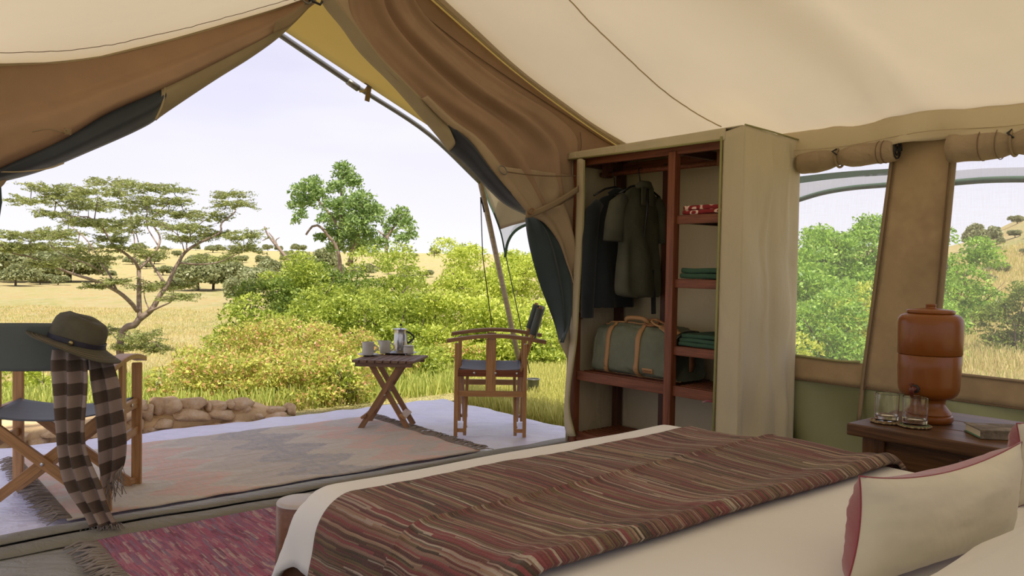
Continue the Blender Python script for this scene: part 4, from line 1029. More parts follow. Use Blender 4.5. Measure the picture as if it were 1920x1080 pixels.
# clothes
def hanger(c, par):
    """hook around the rod; shoulders run along v"""
    hk = [c + Vector((0, 0, .018 * math.sin(a))) + VT * (.018 * math.cos(a)) for a in np.linspace(-.3, PI + .3, 12)]
    pts = hk + [c + VT * -.006 + Vector((0, 0, -.03)), c + Vector((0, 0, -.075))]
    o = tube('hanger_hook', pts, .003, M['hanger'], par, 6)
    ap = c + Vector((0, 0, -.075))
    tube('hanger_bar', [ap + VT * -.17 + Vector((0, 0, -.06)), ap + VT * -.08 + Vector((0, 0, -.018)), ap, ap + VT * .08 + Vector((0, 0, -.018)), ap + VT * .17 + Vector((0, 0, -.06))], .006, M['hanger'], par, 8)
def garment(name, label, cat, u, outline, mat, thick, hook, col=None, seed=1, extra=None):
    """outline: half profile rows (z, v_left, v_right); an inflated cloth body hanging in the plane across the rod"""
    t = thing(name, label, cat, T(u, FVp + .2, HW - .12)); hanger(T(u, FVp + .20, HW - .105), t)
    zs = [r[0] for r in outline]; rows = crom([(r[0], r[1], r[2]) for r in outline], 46); n = 40; V = []
    for k, (z, v0, v1) in enumerate(rows):
        for j in range(n):
            a = 2 * PI * j / n; x = math.cos(a); y = math.sin(a)
            vv = (v0 + v1) / 2 + (v1 - v0) / 2 * (abs(x) ** .8 * (1 if x > 0 else -1))
            low = smooth((zs[0] - z) / .5)
            th = thick * (.35 + .65 * low) * (abs(y) ** .7 * (1 if y > 0 else -1)) * (1 + .35 * low * math.sin(x * 7 + seed + z * 3))
            V.append(T(u - th + .012 * fnoise(z * 5, x * 2, seed), vv, z + .006 * fnoise(x * 4, seed, 2) * low))
    R = len(rows)
    Fc = [(i * n + j, i * n + (j + 1) % n, (i + 1) * n + (j + 1) % n, (i + 1) * n + j) for i in range(R - 1) for j in range(n)]
    Fc += [tuple(range(n))]
    link('body', pd(V, Fc, 'body'), mat, t, smooth=True)
    if extra: extra(t, u)
    return t
v = FVp
def jk(t, u):
    def slv(nm, pts, r, sd):
        tube(nm, [T(u + du, vv, z) for du, vv, z in pts], r, M['jacket'], t, 14, squash=.7)
    slv('sleeve', [(0, v + .075, 1.42), (.01, v + .03, 1.36), (.0, v + .005, 1.2), (.0, v + .0, 1.0), (.01, v + .005, .775)], [.035, .055, .052, .048, .043], 1)
    slv('sleeve', [(0, v + .33, 1.42), (.01, v + .37, 1.36), (.0, v + .385, 1.2), (0, v + .385, 1.02), (0, v + .38, .88)], [.035, .05, .05, .045, .04], 1)
    tube('collar', [T(u, v + .15, 1.475), T(u - .03, v + .17, 1.49), T(u - .035, v + .21, 1.492), T(u - .02, v + .245, 1.478)], [.012, .02, .02, .012], M['jacket'], t, 8)
garment('fleece_jacket', 'dark navy fleece jacket hanging at the left of the wardrobe', 'jacket', 3.15,
        [(1.47, v + .15, v + .25), (1.45, v + .09, v + .31), (1.40, v + .045, v + .355), (1.30, v + .03, v + .37), (1.1, v + .03, v + .37), (.95, v + .03, v + .37), (.83, v + .035, v + .375)], M['jacket'], .05, None, seed=2, extra=jk)
def sh(t, u):
    for s in (-1, 1):
        c = v + .20
        pts = [(c + s * .13, 1.44), (c + s * .185, 1.39), (c + s * .205, 1.30), (c + s * .21, 1.20)]
        tube('sleeve', [T(u, a, z) for a, z in pts], [.035, .055, .060, .064], M['shirt'], t, 14, squash=.75)
    tube('collar', [T(u - .02, v + .14, 1.50), T(u - .045, v + .16, 1.515), T(u - .05, v + .21, 1.515), T(u - .03, v + .26, 1.50)], [.012, .022, .022, .012], M['shirt'], t, 8)
    for dv, l in ((.17, .10), (.235, .10)):
        bar('collar_flap', T(u - .052, v + dv, 1.50), T(u - .058, v + dv - .005, 1.50 - l), .035, .006, M['shirt'], t, up=-UT)
    tube('button_placket', [T(u - .05 - .012 * math.sin(i), v + .19 + .004 * math.sin(i * 2), 1.46 - .057 * i) for i in range(10)], .006, M['hanger'], t, 6)
garment('cotton_shirt', 'olive short sleeved cotton shirt hanging in front of the jacket', 'shirt', 2.96,
        [(1.50, v + .15, v + .26), (1.48, v + .09, v + .31), (1.42, v + .045, v + .355), (1.30, v + .04, v + .36), (1.18, v + .05, v + .35), (1.02, v + .045, v + .36), (.92, v + .05, v + .37), (.895, v + .12, v + .34)], M['shirt'], .055, None, seed=5, extra=sh)
def trous(t, u): pass
bt = thing('dark_belt', 'dark cloth belt end hanging below the shirt hem', 'belt', T(2.93, v + .30, .9))
bar('belt_strap', T(2.93, v + .29, 1.05), T(2.925, v + .295, .80), .035, .008, M['jacket'], bt, up=-UT)

# folded cloths
def folded(label, uc, z, su, sv, h, mat, seed, layers):
    t = thing('folded_cloth', label, 'cloth', T(uc, FVp + .18, z), math.radians(40))
    hh = h / layers
    for k in range(layers):
        bm = box_bm(sv * (1 - .04 * k), su * (1 - .03 * k), hh * .98, hh * .48, True, 4)
        bmesh.ops.subdivide_edges(bm, edges=[e for e in bm.edges if e.calc_length() > .03], cuts=4, use_grid_fill=True)
        for vt in bm.verts:
            vt.co.z += .005 * fnoise(vt.co.x * 9 + k, vt.co.y * 9, seed); vt.co.x += .005 * fnoise(vt.co.y * 9, k, seed)
            vt.co.y += .004 * fnoise(vt.co.x * 11, k + 2, seed)
        link('layer', bm_me(bm, 'layer'), mat, t, Mtx(T(uc + .004 * (k % 2), FVp + .19, z + hh * (k + .5)), math.radians(40)), smooth=True)
    return t
folded('red cloth with white scroll pattern folded on the top shelf', 2.41, 1.328, .27, .29, .045, M['towelr'], 1, 2)
folded('folded green cloth on the middle narrow shelf', 2.41, 1.008, .28, .30, .052, M['towelg'], 2, 2)
folded('folded green cloth on the lowest narrow shelf', 2.41, .668, .28, .30, .062, M['towelg'], 3, 3)

# duffel bag
bu0, bu1, bv0, bv1, bz = 2.60, 3.17, FVp + .06, FVp + .34, .468
bag = thing('duffel_bag', 'sage green canvas duffel bag with tan leather straps on the shelf', 'bag', T((bu0 + bu1) / 2, (bv0 + bv1) / 2, bz))
def bagpt(a, s, off=0):
    """a: -1..1 along the bag (u rising to the left end), s: angle around the section"""
    c, d = math.cos(s), math.sin(s); e = .36
    hu = 1 - .05 * abs(a) ** 8
    wv = (bv1 - bv0) / 2 * (1 - .38 * smooth((d + .3) / 1.3)) ; hz = .135
    v_ = (bv0 + bv1) / 2 - (abs(c) ** e) * (1 if c > 0 else -1) * (wv * hu + off)
    z_ = bz + .003 + hz + (abs(d) ** e) * (1 if d > 0 else -1) * (hz * (1 - .07 * (abs(a) > .8) * (d > 0)) + off) + (.012 * (1 - a * a) if d > 0 else 0)
    u_ = (bu0 + bu1) / 2 + a * (bu1 - bu0) / 2 * (1 + .07 * max(0, -d)) 
    k = .010 * fnoise(a * 3, c * 2, d * 2) + .006 * fnoise(a * 8, c * 4, d * 4 + 3)
    k *= (d > -.85)
    return T(u_, v_ - k * (1 if c > 0 else -1) , max(z_ + k * .5 * (d > .3), bz + .002))
na, ns = 44, 60; V = [bagpt(-1 + 2 * i / (na - 1), 2 * PI * j / ns) for i in range(na) for j in range(ns)]
Fc = [(i * ns + j, i * ns + (j + 1) % ns, (i + 1) * ns + (j + 1) % ns, (i + 1) * ns + j) for i in range(na - 1) for j in range(ns)]
c0 = len(V); V += [T(bu0 - .012, (bv0 + bv1) / 2, bz + .13), T(bu1 + .01, (bv0 + bv1) / 2, bz + .13)]
Fc += [(c0, j, (j + 1) % ns) for j in range(ns)] + [(c0 + 1, (na - 1) * ns + (j + 1) % ns, (na - 1) * ns + j) for j in range(ns)]
link('bag_body', pd(V, Fc, 'bag_body'), M['bag'], bag, smooth=True)
for ac in (.60, -.16):
    rows = [-.40 + (PI + .8) * k / 40 for k in range(41)]; V = []
    for s in rows:
        for w_ in (-.050, .050): V.append(bagpt(ac + w_, s, .0035))
    Fc = [(i * 2, i * 2 + 1, i * 2 + 3, i * 2 + 2) for i in range(len(rows) - 1)]
    # add the front drop to the base
    o = link('strap', pd(V, Fc, 'strap'), M['leather'], bag, smooth=True); solid(o, .006)
    V = []; rr = [-1.35 + (1.0) * k / 20 for k in range(21)]
    for s in rr:
        for w_ in (-.050, .050): V.append(bagpt(ac + w_, s, .0035))
    Fc = [(i * 2, i * 2 + 1, i * 2 + 3, i * 2 + 2) for i in range(len(rr) - 1)]
    o = link('strap', pd(V, Fc, 'strap'), M['leather'], bag, smooth=True); solid(o, .006)
tube('base_piping', [bagpt(a, -1.25, .004) + Vector((0, 0, .004)) for a in np.linspace(-1, 1, 30)], .0045, M['leather'], bag, 6)
top = [bagpt(a, PI * .42, .004) for a in np.linspace(.9, -.9, 30)]
tube('zip_trim', top, .005, M['leather'], bag, 6)
hp = [bagpt(.36, PI * .42, .0), bagpt(.30, PI * .42, .026), bagpt(.1, PI * .42, .036), bagpt(-.12, PI * .42, .03), bagpt(-.2, PI * .42, .0)]
tube('handle', [Vector(q) for q in crom(hp, 18)], [.006, .011] + [.0125] * 14 + [.009, .005], M['leather'], bag, 10)
for q in range(3):
    cc_ = bagpt(-.30 - .16 * q, PI * .40, .018); tube('strap_loop', [cc_ + UT * (.045 * math.cos(a)) + VT * (.02 * math.sin(a)) + Vector((0, 0, .016 * math.sin(a + q))) for a in np.linspace(0, 2 * PI, 20, endpoint=False)], .0065, M['leatherd'] if q != 1 else M['leather'], bag, 6, closed=True)
lp = [bagpt(-.43, PI * .38, .006), bagpt(-.56, PI * .24, .006), bagpt(-.72, PI * .16, .006), bagpt(-.88, PI * .08, .006)]
lq = [bagpt(-.62, PI * .48, .006), bagpt(-.78, PI * .40, .006), bagpt(-.95, PI * .34, .006), bagpt(-1.0, PI * .28, .006)]
patch('leather_corner', lq, lp, M['leather'], bag, 16, 8, None, .004)
tube('end_strap', [T(bu0 - .03, bv0 + .10, .72), T(bu0 - .045, bv0 + .10, .64), T(bu0 - .05, bv0 + .10, .56), T(bu0 - .045, bv0 + .1, .525)], [.012, .02, .024, .016], M['leatherd'], bag, 10, squash=.4)
pq = [bagpt(-.30, -.50, .003), bagpt(-.54, -.50, .003), bagpt(-.54, -.22, .003), bagpt(-.30, -.22, .003)]
lb = patch('leather_label', [pq[3], pq[2]], [pq[0], pq[1]], M['leather'], bag, 8, 4, None, .003)
ctr = (pq[0] + pq[1] + pq[2] + pq[3]) / 4
n_ = -VT; xx = -UT; 
for k in range(11):
    q = ctr + xx * ((k - 5) * .0052) + n_ * .0045
    o = box('stamped_letter', .0030, .0012, .006 + .002 * ((k * 7) % 3 == 0), M['leatherd'], lb, Matrix.Translation(q) @ Matrix.Rotation(math.radians(130), 4, 'Z'), 0)
# ================================================================== BED
BU0, BU1, BV0, BV1, BZ = -.35, 1.70, .85, 2.10, .55
bed = thing('bed', 'double bed made up with pale linen, round wooden corner post showing', 'bed', T((BU0 + BU1) / 2, (BV0 + BV1) / 2, 0), math.radians(40))
def bed_pt(b, a, r=.085, off=0.0, drop_len=.2):
    """b: metres along u measured from the head edge, a: metres along v from the near edge; both may run past the edges"""
    u, v = BU0 + b, BV0 + a
    cu_ = min(max(u, BU0 + r), BU1 - r * .35); cv_ = min(max(v, BV0 + r * .35), BV1 - r * .35)
    ex, ey = u - cu_, v - cv_; e = math.hypot(ex, ey)
    if e < 1e-6:
        z = BZ + off + .010 * fnoise(u * 1.6, v * 1.6, 2) + .003 * fnoise(u * 6, v * 4, 5) - .012 * (smooth((u - 1.2) / .4))
        return T(u, v, z)
    an = min(e / r, PI / 2); o = (r + off) * math.sin(an) + (.10 + .42 * min(abs(ex), abs(ey)) / e) * max(e - r, 0); d = r * (1 - math.cos(an)) + max(e - r * PI / 2, 0)
    z0 = BZ + .010 * fnoise(cu_ * 1.6, cv_ * 1.6, 2) + .003 * fnoise(cu_ * 6, cv_ * 4, 5) - .012 * (smooth((cu_ - 1.2) / .4))
    fold = .012 * smooth(d / .15) * fnoise((cu_ + ex) * 9, (cv_ + ey) * 9, 1)
    return T(cu_ + (o + fold) * ex / e, cv_ + (o + fold) * ey / e, z0 + off * math.cos(an) - d)
LB, LA, DR = BU1 - BU0, BV1 - BV0, .19
def bed_cloth(name, b0, b1, a0, a1, mat, off, nb, na, parent, th=.004, prof=None):
    V, UV = [], []
    for i in range(nb):
        for j in range(na):
            b = b0 + (b1 - b0) * i / (nb - 1); a = a0 + (a1 - a0) * j / (na - 1)
            o = off + (prof(i / (nb - 1), j / (na - 1), b, a) if prof else 0)
            V.append(bed_pt(b, a, off=o)); UV.append((a, b))
    Fc = [(i * na + j, i * na + j + 1, (i + 1) * na + j + 1, (i + 1) * na + j) for i in range(nb - 1) for j in range(na - 1)]
    o = link(name, pd(V, Fc, name, UV), mat, parent, smooth=True)
    if th: solid(o, th, -1)
    return o
# rounded corners of the duvet: pull the drop in at the corners
bed_cloth('duvet', 0, LB + DR, -DR, LA + DR, M['bedsheet'], 0, 90, 80, bed, .01,)
box('mattress', LB - .06, LA - .08, .20, M['bedsheet'], bed, Mtx(T((BU0 + BU1) / 2 - .0, (BV0 + BV1) / 2, .42)) @ Matrix.Rotation(math.radians(130), 4, 'Z'), .03)
for v_ in (BV0 + .0, BV1 - .0):
    bar('side_rail', T(BU0, v_, .30), T(BU1, v_, .30), .035, .15, M['bedwood'], bed)
bar('foot_rail', T(BU1 + .06, BV0, .30), T(BU1 + .06, BV1, .30), .035, .15, M['bedwood'], bed)
pc_ = at_z(566, 938, .475)
for c in (pc_, T(BU1 + .09, BV1 + .0, .505)):
    c = Vector((c.x, c.y, 0))
    tube('corner_post', [c, c + Vector((0, 0, .25)), c + Vector((0, 0, .468)), c + Vector((0, 0, .475))], [.063, .061, .061, .057], M['bedwood'], bed, 28)
    lathe('post_top', [(0, .0075), (.050, .0075), (.057, .006), (.0595, .003), (.0605, 0)], plain('pale_post_top', (.42, .38, .38, 1), .35), bed, Mtx((c.x, c.y, .47)), 32)  # top disc paler and greyer than the post sides
pk = at_z(537, 1064, .10)
# striped throw
def tprof(s, t, b, a):
    k = .013
    k += .020 * math.exp(-((s - .035) / .035) ** 2) + .012 * math.exp(-((s - .10) / .05) ** 2)      # doubled-over edge by the pillows
    k += .006 * math.exp(-((s - .55) / .012) ** 2) - .004 * smooth((s - .55) / .01)          # fold line
    k += .007 * math.sin(s * 5 + t * 7) * math.sin(PI * s) + .004 * fnoise(t * 6, s * 3, 9) + .0022 * fnoise(t * 30, s * 4, 4)
    return k
th_ = bed_cloth('striped_throw', LB - .77, LB - .115, -.34, LA + .10, M['throw'], 0, 70, 170, None, .012, tprof)
tag(th_, 'maroon and brown striped woven throw laid across the bed', 'blanket')
# cushions and pillows
def cushion(name, label, cat, c, w, h, th, ax, up, front, back, pipe=None, corner=.0, seed=0, sag=0, bk_=1.0, pr=.0035):
    """ax: unit direction of the width, up: unit direction of the height; the front faces ax x up"""
    ax, up = ax.normalized(), up.normalized(); nm = ax.cross(up).normalized()
    t = thing(name, label, cat, c)
    n = 26
    def pt(i, j, sd):
        a, b = i / (n - 1) * 2 - 1, j / (n - 1) * 2 - 1
        pin = 1 - .11 * (1 - abs(a) ** 2) * abs(b) ** 3; pin2 = 1 - .075 * (1 - abs(b) ** 2) * abs(a) ** 3
        prof = ((1 - abs(a) ** 2.6) * (1 - abs(b) ** 2.6)) ** .5
        d = th / 2 * prof * (1 + .15 * fnoise(a * 2, b * 2, seed + sd)) + .004 * fnoise(a * 6, b * 6, seed) * (prof > .1)
        return c + ax * (a * w / 2 * pin2) + up * (b * h / 2 * pin - sag * (1 - a * a) * (b + 1) / 2) + nm * (sd * d)
    def side(sd, nmx, m_):
        V = [pt(i, j, sd) for i in range(n) for j in range(n)]
        Fc = [(i * n + j, (i + 1) * n + j, (i + 1) * n + j + 1, i * n + j + 1) for i in range(n - 1) for j in range(n - 1)]
        if sd < 0: Fc = [f[::-1] for f in Fc]
        return link(nmx, pd(V, Fc, nmx), m_, t, smooth=True)
    side(.75, 'front_cover', front); side(-bk_, 'back_cover', back)
    if pipe:
        L_ = [pt(i, 0, 0) for i in range(n)] + [pt(n - 1, j, 0) for j in range(1, n)] + [pt(i, n - 1, 0) for i in range(n - 2, -1, -1)] + [pt(0, j, 0) for j in range(n - 2, 0, -1)]
        tube('edge_seam', L_, pr, pipe, t, 6, closed=True)
    return t
Z3 = Vector((0, 0, 1))
# front cushion: corners measured in the photograph, standing on the bed
bl, brr = at_z(1560, 1095, .565), at_z(1886, 1008, .575)
tl_, tr_ = at_d(1650, 905, bl.y + .03), at_d(1912, 838, brr.y + .06)
cA = (bl + brr + tl_ + tr_) / 4
axA = ((brr - bl) + (tr_ - tl_)); upA = ((tl_ - bl) + (tr_ - brr))
wA, hA = axA.length / 2, upA.length / 2
cushion('cushion', 'sand velvet cushion with maroon back at the front of the bed head', 'cushion', cA + Vector((0, .0, .0)), wA * 1.05, hA * 1.04, .125, axA, upA - axA.normalized() * upA.dot(axA.normalized()) * .62, M['cushion'], M['maroon'], M['maroon'], seed=3, bk_=1.2, sag=.016, pr=.0016)
aN = axA.normalized(); uN = (upA - aN * upA.dot(aN)).normalized(); cB = at_d(1906, 797, 1.72) + aN * wA * .5 - uN * hA * .5
cushion('cushion', 'sand velvet cushion with maroon edge half hidden beside the nightstand', 'cushion', cB, wA, hA * 1.04, .13, axA, upA - axA.normalized() * upA.dot(axA.normalized()), M['cushion'], M['maroon'], M['maroon'], seed=5, bk_=1.15, pr=.0016)
p1 = T(.30, 1.28, .655)
cushion('pillow', 'plump pale linen pillow nearest the camera', 'pillow', p1, .62, .40, .17, T(-.15, 1, .10), T(-.9, -.1, .55), M['pillow'], M['pillow'], None, seed=8)
p2 = T(.27, 1.86, .66)
cushion('pillow', 'pale linen pillow tucked behind the second cushion', 'pillow', p2, .60, .40, .17, T(-.05, 1, .02), T(-.9, -.1, .6), M['pillow'], M['pillow'], None, seed=9)

# ================================================================== NIGHTSTAND
NZ = .58
nu1, nv0, nv1 = 1.245, 2.42, 2.90
n0 = at_z(1587, 792, NZ); nuu, nvv = uv_of(n0)
nu1, nv0, nu0, nv1 = nuu, nvv, nuu - .62, nvv + .50
ns = thing('nightstand', 'dark rustic wooden nightstand carrying the clay urn and glasses', 'table', T((nu0 + nu1) / 2, (nv0 + nv1) / 2, 0), math.radians(40))
SM = M['stand']
def NB(nm, a, b, w, h, up=(0, 0, 1), bev=.005): return bar(nm, T(*a), T(*b), w, h, SM, ns, up, bev)
npl = 3
for k in range(npl):
    vv = nv0 + (nv1 - nv0) * (k + .5) / npl
    NB('top_plank', (nu1, vv, NZ - .020 + .0), (nu0, vv, NZ - .020), (nv1 - nv0) / npl - .0015, .038)
for u_ in (nu1 - .075, nu0 + .05):
    for v_ in (nv0 + .055, nv1 - .055): NB('leg', (u_, v_, 0), (u_, v_, NZ - .04), .068, .068, (UX, UY, 0))
NB('apron', (nu1 - .08, nv0 + .05, NZ - .085), (nu0 + .05, nv0 + .05, NZ - .085), .026, .085)
NB('apron', (nu1 - .08, nv1 - .05, NZ - .085), (nu0 + .05, nv1 - .05, NZ - .085), .026, .085)
NB('apron', (nu1 - .07, nv0 + .06, NZ - .085), (nu1 - .07, nv1 - .06, NZ - .085), .026, .085)
NB('apron', (nu0 + .05, nv0 + .06, NZ - .085), (nu0 + .05, nv1 - .06, NZ - .085), .026, .085)
tube('knot', [at_v(1806, 866, nv0 + .036), at_v(1806, 866, nv0 + .033)], [.012, .010], M['mahogd'], ns, 12)
# urn
ub = at_z(1739, 789, NZ); 
urn = thing('water_urn', 'glazed terracotta water urn with lid and small tap', 'water dispenser', ub)
K = .3785 / 218 * .965
def pr(lst): return [(r * K, z * K) for r, z in lst]
MU = Mtx(ub)
lathe('pedestal', pr([(0, 0), (41, 0), (43.5, 3), (44, 7), (43, 12), (40, 14), (41, 16), (39.5, 20), (35, 25), (31, 31), (29.5, 37), (31, 44), (36, 48), (0, 48)]), M['urn'], urn, MU, 56)
lathe('lower_body', pr([(0, 42), (32, 43.5), (42, 47), (49, 53), (52.5, 61), (53.8, 72), (55, 100), (55.8, 126.5), (55.2, 127.6), (0, 127.8)]), M['urn'], urn, MU, 64)
lathe('upper_body', pr([(0, 128.2), (54.8, 128.4), (56.2, 130), (57.2, 160), (57.4, 185), (56, 195), (51.5, 201.5), (44, 205), (40, 206), (0, 206)]), M['urn'], urn, MU, 64)
lathe('lid', pr([(0, 206), (41, 206.2), (42, 207.5), (41.8, 210.5), (40, 212.5), (24, 214.5), (9.5, 216), (8.5, 219), (9.6, 221), (9, 223.5), (0, 224)]), M['urn'], urn, MU, 56)
tv = (CAM - ub); tv.z = 0; tv.normalize(); side = Vector((-tv.y, tv.x, 0))
td = (tv * math.cos(.42) + side * math.sin(-.42)).normalized()
tb = ub + Vector((0, 0, 66 * K)) + td * (53.2 * K)
tap = tube('tap', [tb - td * .004, tb + td * .026], [.0095, .007], M['urnd'], urn, 14)
tube('tap_washer', [tb - td * .001, tb + td * .006], [.0135, .0125], M['rubber'], tap, 16)
te = tb + td * .024
tube('tap_spout', [te + Vector((0, 0, .010)), te, te - Vector((0, 0, .020))], [.006, .0085, .0055], M['urnd'], tap, 12)
bar('tap_lever', te + Vector((0, 0, .0165)) + td * .014, te + Vector((0, 0, .0165)) - td * .006, .010, .0045, M['urnd'], tap)
# glasses on coasters
gm = NT('clear_glass'); gm.b.inputs['Base Color'].default_value = (1, 1, 1, 1); gm.b.inputs['Roughness'].default_value = .0
gm.b.inputs['Transmission Weight'].default_value = 1; gm.b.inputs['IOR'].default_value = 1.45; M['glass'] = gm.m
def coaster_mat():
    n = NT('woven_straw'); co = n.coord('Object'); w_ = n.n('ShaderNodeTexWave', wave_type='RINGS', rings_direction='Z'); w_.inputs['Scale'].default_value = 60; n.l(co, w_.inputs[0])
    return n.fin(n.ramp(w_.outputs[1], [(0, (.10, .06, .03, 1)), (1, (.38, .28, .14, 1))]), .8, n.bump(w_.outputs[1], .6, .002))
M['straw'] = coaster_mat(); M['strawg'] = cloth('green_thread', (.05, .22, .12, 1), .8)
for k, (gx, gy, lab) in enumerate(((1662, 790, 'clear glass tumbler on the left straw coaster'), (1715, 798, 'clear glass tumbler in front of the urn foot'))):
    g0 = at_z(gx, gy, NZ + .004)
    ct = thing('coaster', ('brown' if k == 0 else 'green edged') + ' round woven coaster under the ' + ('left' if k == 0 else 'nearer') + ' tumbler', 'coaster', (g0.x, g0.y, NZ))
    c0 = Vector((g0.x, g0.y, NZ))
    lathe('weave', [(0, .001), (.043, .001), (.046, .003), (.043, .006), (0, .006)], M['straw'], ct, Mtx(c0), 36)
    tube('rim', [c0 + Vector(((.045 + .0012 * math.sin(9 * a)) * math.cos(a), (.045 + .0012 * math.sin(9 * a)) * math.sin(a), .0045 + .0008 * math.cos(22 * a))) for a in np.linspace(0, 2 * PI, 90, endpoint=False)], .0030, M['strawg'] if k and False else M['straw'], ct, 6, closed=True)
    if k: tube('green_thread', [c0 + Vector((.0385 * math.cos(a), .0385 * math.sin(a), .0065)) for a in np.linspace(0, 2 * PI, 40, endpoint=False)], .0012, M['strawg'], ct, 5, closed=True)
    gt = thing('tumbler', lab, 'glass', (g0.x, g0.y, NZ + .0075))
    lathe('glass_wall', [(0, 0), (.031, 0), (.0335, .002), (.0345, .01), (.0355, .04), (.0362, .084), (.0355, .0855), (.0345, .084), (.0336, .04), (.0325, .018), (.028, .0145), (0, .013)], M['glass'], gt, Mtx((g0.x, g0.y, NZ + .0075)), 96).data.polygons.foreach_set('use_smooth', [False] * (96 * 11))
# book
b0 = at_z(1797, 801, NZ + .001)
bk = thing('book', 'old clothbound book with worn brown cover beside the urn', 'book', b0)
rb = math.radians(-28)
ld, rd_ = at_z(1762, 820, 0), None
pL, pN, pR = at_z(1790, 795, NZ + .006), at_z(1838, 819, NZ + .006), at_z(1905, 822, NZ + .006)
ex = (pR - pN).normalized(); ey_ = Vector((-ex.y, ex.x, 0))
bc = pN + ex * .085 + ey_ * .058
mb = Matrix(((ex.x, ey_.x, 0, bc.x), (ex.y, ey_.y, 0, bc.y), (0, 0, 1, NZ + .014), (0, 0, 0, 1)))
def bxl(nm, sx, sy, sz, dx, dy, dz, mat, bev=.001): return box(nm, sx, sy, sz, mat, bk, mb @ Matrix.Translation((dx, dy, dz)), bev)
covm = cloth('worn_book_cloth', (.13, .105, .075, 1), .8, .25, 18, .4, 40, .4, dirt=((.30, .25, .18, 1), 12))
pgm = NT('page_edges'); pgm.fin(pgm.ramp(pgm.noise(pgm.coord('Object', (2, 2, 900)), 1, 2), [(.3, (.42, .34, .21, 1)), (.7, (.68, .60, .44, 1))]), .9)
bxl('front_cover', .17, .118, .003, 0, 0, .0105, covm); bxl('back_cover', .17, .118, .003, 0, .0, -.0125, covm)
bxl('pages', .162, .108, .020, 0, .003, -.001, pgm.m, .001); bxl('spine', .17, .004, .026, 0, -.058, -.001, covm, .002)
bxl('green_ribbon', .004, .10, .0015, -.083, .0, -.011, M['strawg'], 0)
bxl('worn_patch', .032, .026, .0006, -.045, .035, .0122, cloth('grey_worn_patch', (.22, .20, .20, 1), .8), 0)
# ================================================================== STONE WALL beyond the veranda
def rock(name, c, sx, sy, sz, rz, seed, parent, lab=None):
    bm = bmesh.new(); bmesh.ops.create_icosphere(bm, subdivisions=3, radius=.5)
    off = seed * 7.3
    for v in bm.verts:
        p = v.co.normalized(); q = Vector((math.copysign(abs(p.x) ** .62, p.x), math.copysign(abs(p.y) ** .62, p.y), math.copysign(abs(p.z) ** .7, p.z))) * .5
        k = 1 + .26 * mnoise.noise(p * 1.3 + Vector((off, 0, 0))) + .12 * mnoise.noise(p * 3.1 + Vector((0, off, 0))) + .05 * mnoise.noise(p * 8 + Vector((0, off, 3)))
        v.co = q * k
    pr_ = random.Random(seed)
    for _ in range(11):
        nn = Vector((pr_.gauss(0, 1), pr_.gauss(0, 1), pr_.gauss(0, 1))).normalized(); dd = pr_.uniform(.30, .42)
        for v in bm.verts:
            e_ = v.co.dot(nn) - dd
            if e_ > 0: v.co -= nn * e_ * .92
    for v in bm.verts: v.co = Vector((v.co.x * sx * 1.12, v.co.y * sy * 1.12, v.co.z * sz * 1.12))
    me = bm_me(bm, 'stone'); o = link(name, me, M['stone'], parent, Mtx(c, rz), smooth=True); 
    return o
sw = thing('stone_wall', 'low dry wall of sandstone blocks along the veranda edge', 'wall', T(5.62, 1.2, -.1), math.radians(40))
mt = cloth('sandy_mortar', (.60, .43, .23, 1), .95, .2, 6, .8, 12, .5)
V, Fc = [], []
vs = np.linspace(-.9, 2.35, 120)
prof_ = [(5.44, -.12), (5.46, -.01), (5.50, .03), (5.56, .055), (5.70, .06), (5.78, .01), (5.82, -.15)]
for v_ in vs:
    sc = 1 - .75 * smooth((v_ - 1.7) / .85)
    for (u_, z_) in prof_: V.append(T(u_ + .03 * fnoise(v_ * 5, u_ * 9), v_, (z_ * sc if z_ > 0 else z_) + .02 * fnoise(v_ * 7, u_ * 7, 2)))
m_ = len(prof_)
Fc = [(i * m_ + j, i * m_ + j + 1, (i + 1) * m_ + j + 1, (i + 1) * m_ + j) for i in range(len(vs) - 1) for j in range(m_ - 1)]
link('mortar', pd(V, Fc, 'mortar'), mt, sw, smooth=True)
# stones (pixel centre, width, height in the photograph) at their real distance
ST = [(298, 761, 26, 26), (316, 764, 38, 28), (356, 757, 54, 20), (388, 766, 12, 20), (408, 764, 34, 24), (432, 760, 14, 16), (450, 758, 50, 18), (500, 770, 64, 16), (543, 767, 16, 16),
      (276, 772, 26, 22), (258, 760, 24, 20), (352, 779, 62, 24), (306, 795, 40, 20), (409, 777, 54, 18), (452, 768, 38, 22), (477, 781, 26, 14), (512, 779, 40, 12), (250, 796, 26, 20), (275, 806, 30, 14), (395, 795, 40, 12), (345, 802, 40, 10), (435, 790, 40, 10),
      (20, 838, 50, 20), (70, 830, 46, 20), (100, 812, 44, 16), (-30, 845, 50, 24), (30, 818, 44, 16), (130, 822, 40, 16), (160, 826, 46, 14), (-20, 822, 40, 18), (-80, 850, 60, 30), (215, 806, 36, 18), (180, 812, 36, 16), (232, 780, 30, 20)]
for i, (px, py, w_, h_) in enumerate(ST):
    c = at_u(px, py, 5.50 + (.06 if h_ > 0 and py < 775 and px > 240 else 0)); d = c.y; k = d / F
    rock('stone', c, w_ * k * 1.16, .20, h_ * k * 1.22, math.radians(40 + rnd.uniform(-14, 14)) + PI / 2 * 0, i + 1, sw)
for i, (px, py, w_, h_) in enumerate([(160, 842, 110, 26), (60, 862, 60, 14), (228, 835, 36, 12)]):
    c = at_u(px, py, 5.30); rock('stone', c, w_ * c.y / F, .16, h_ * c.y / F * 1.2, math.radians(40), 90 + i, sw)

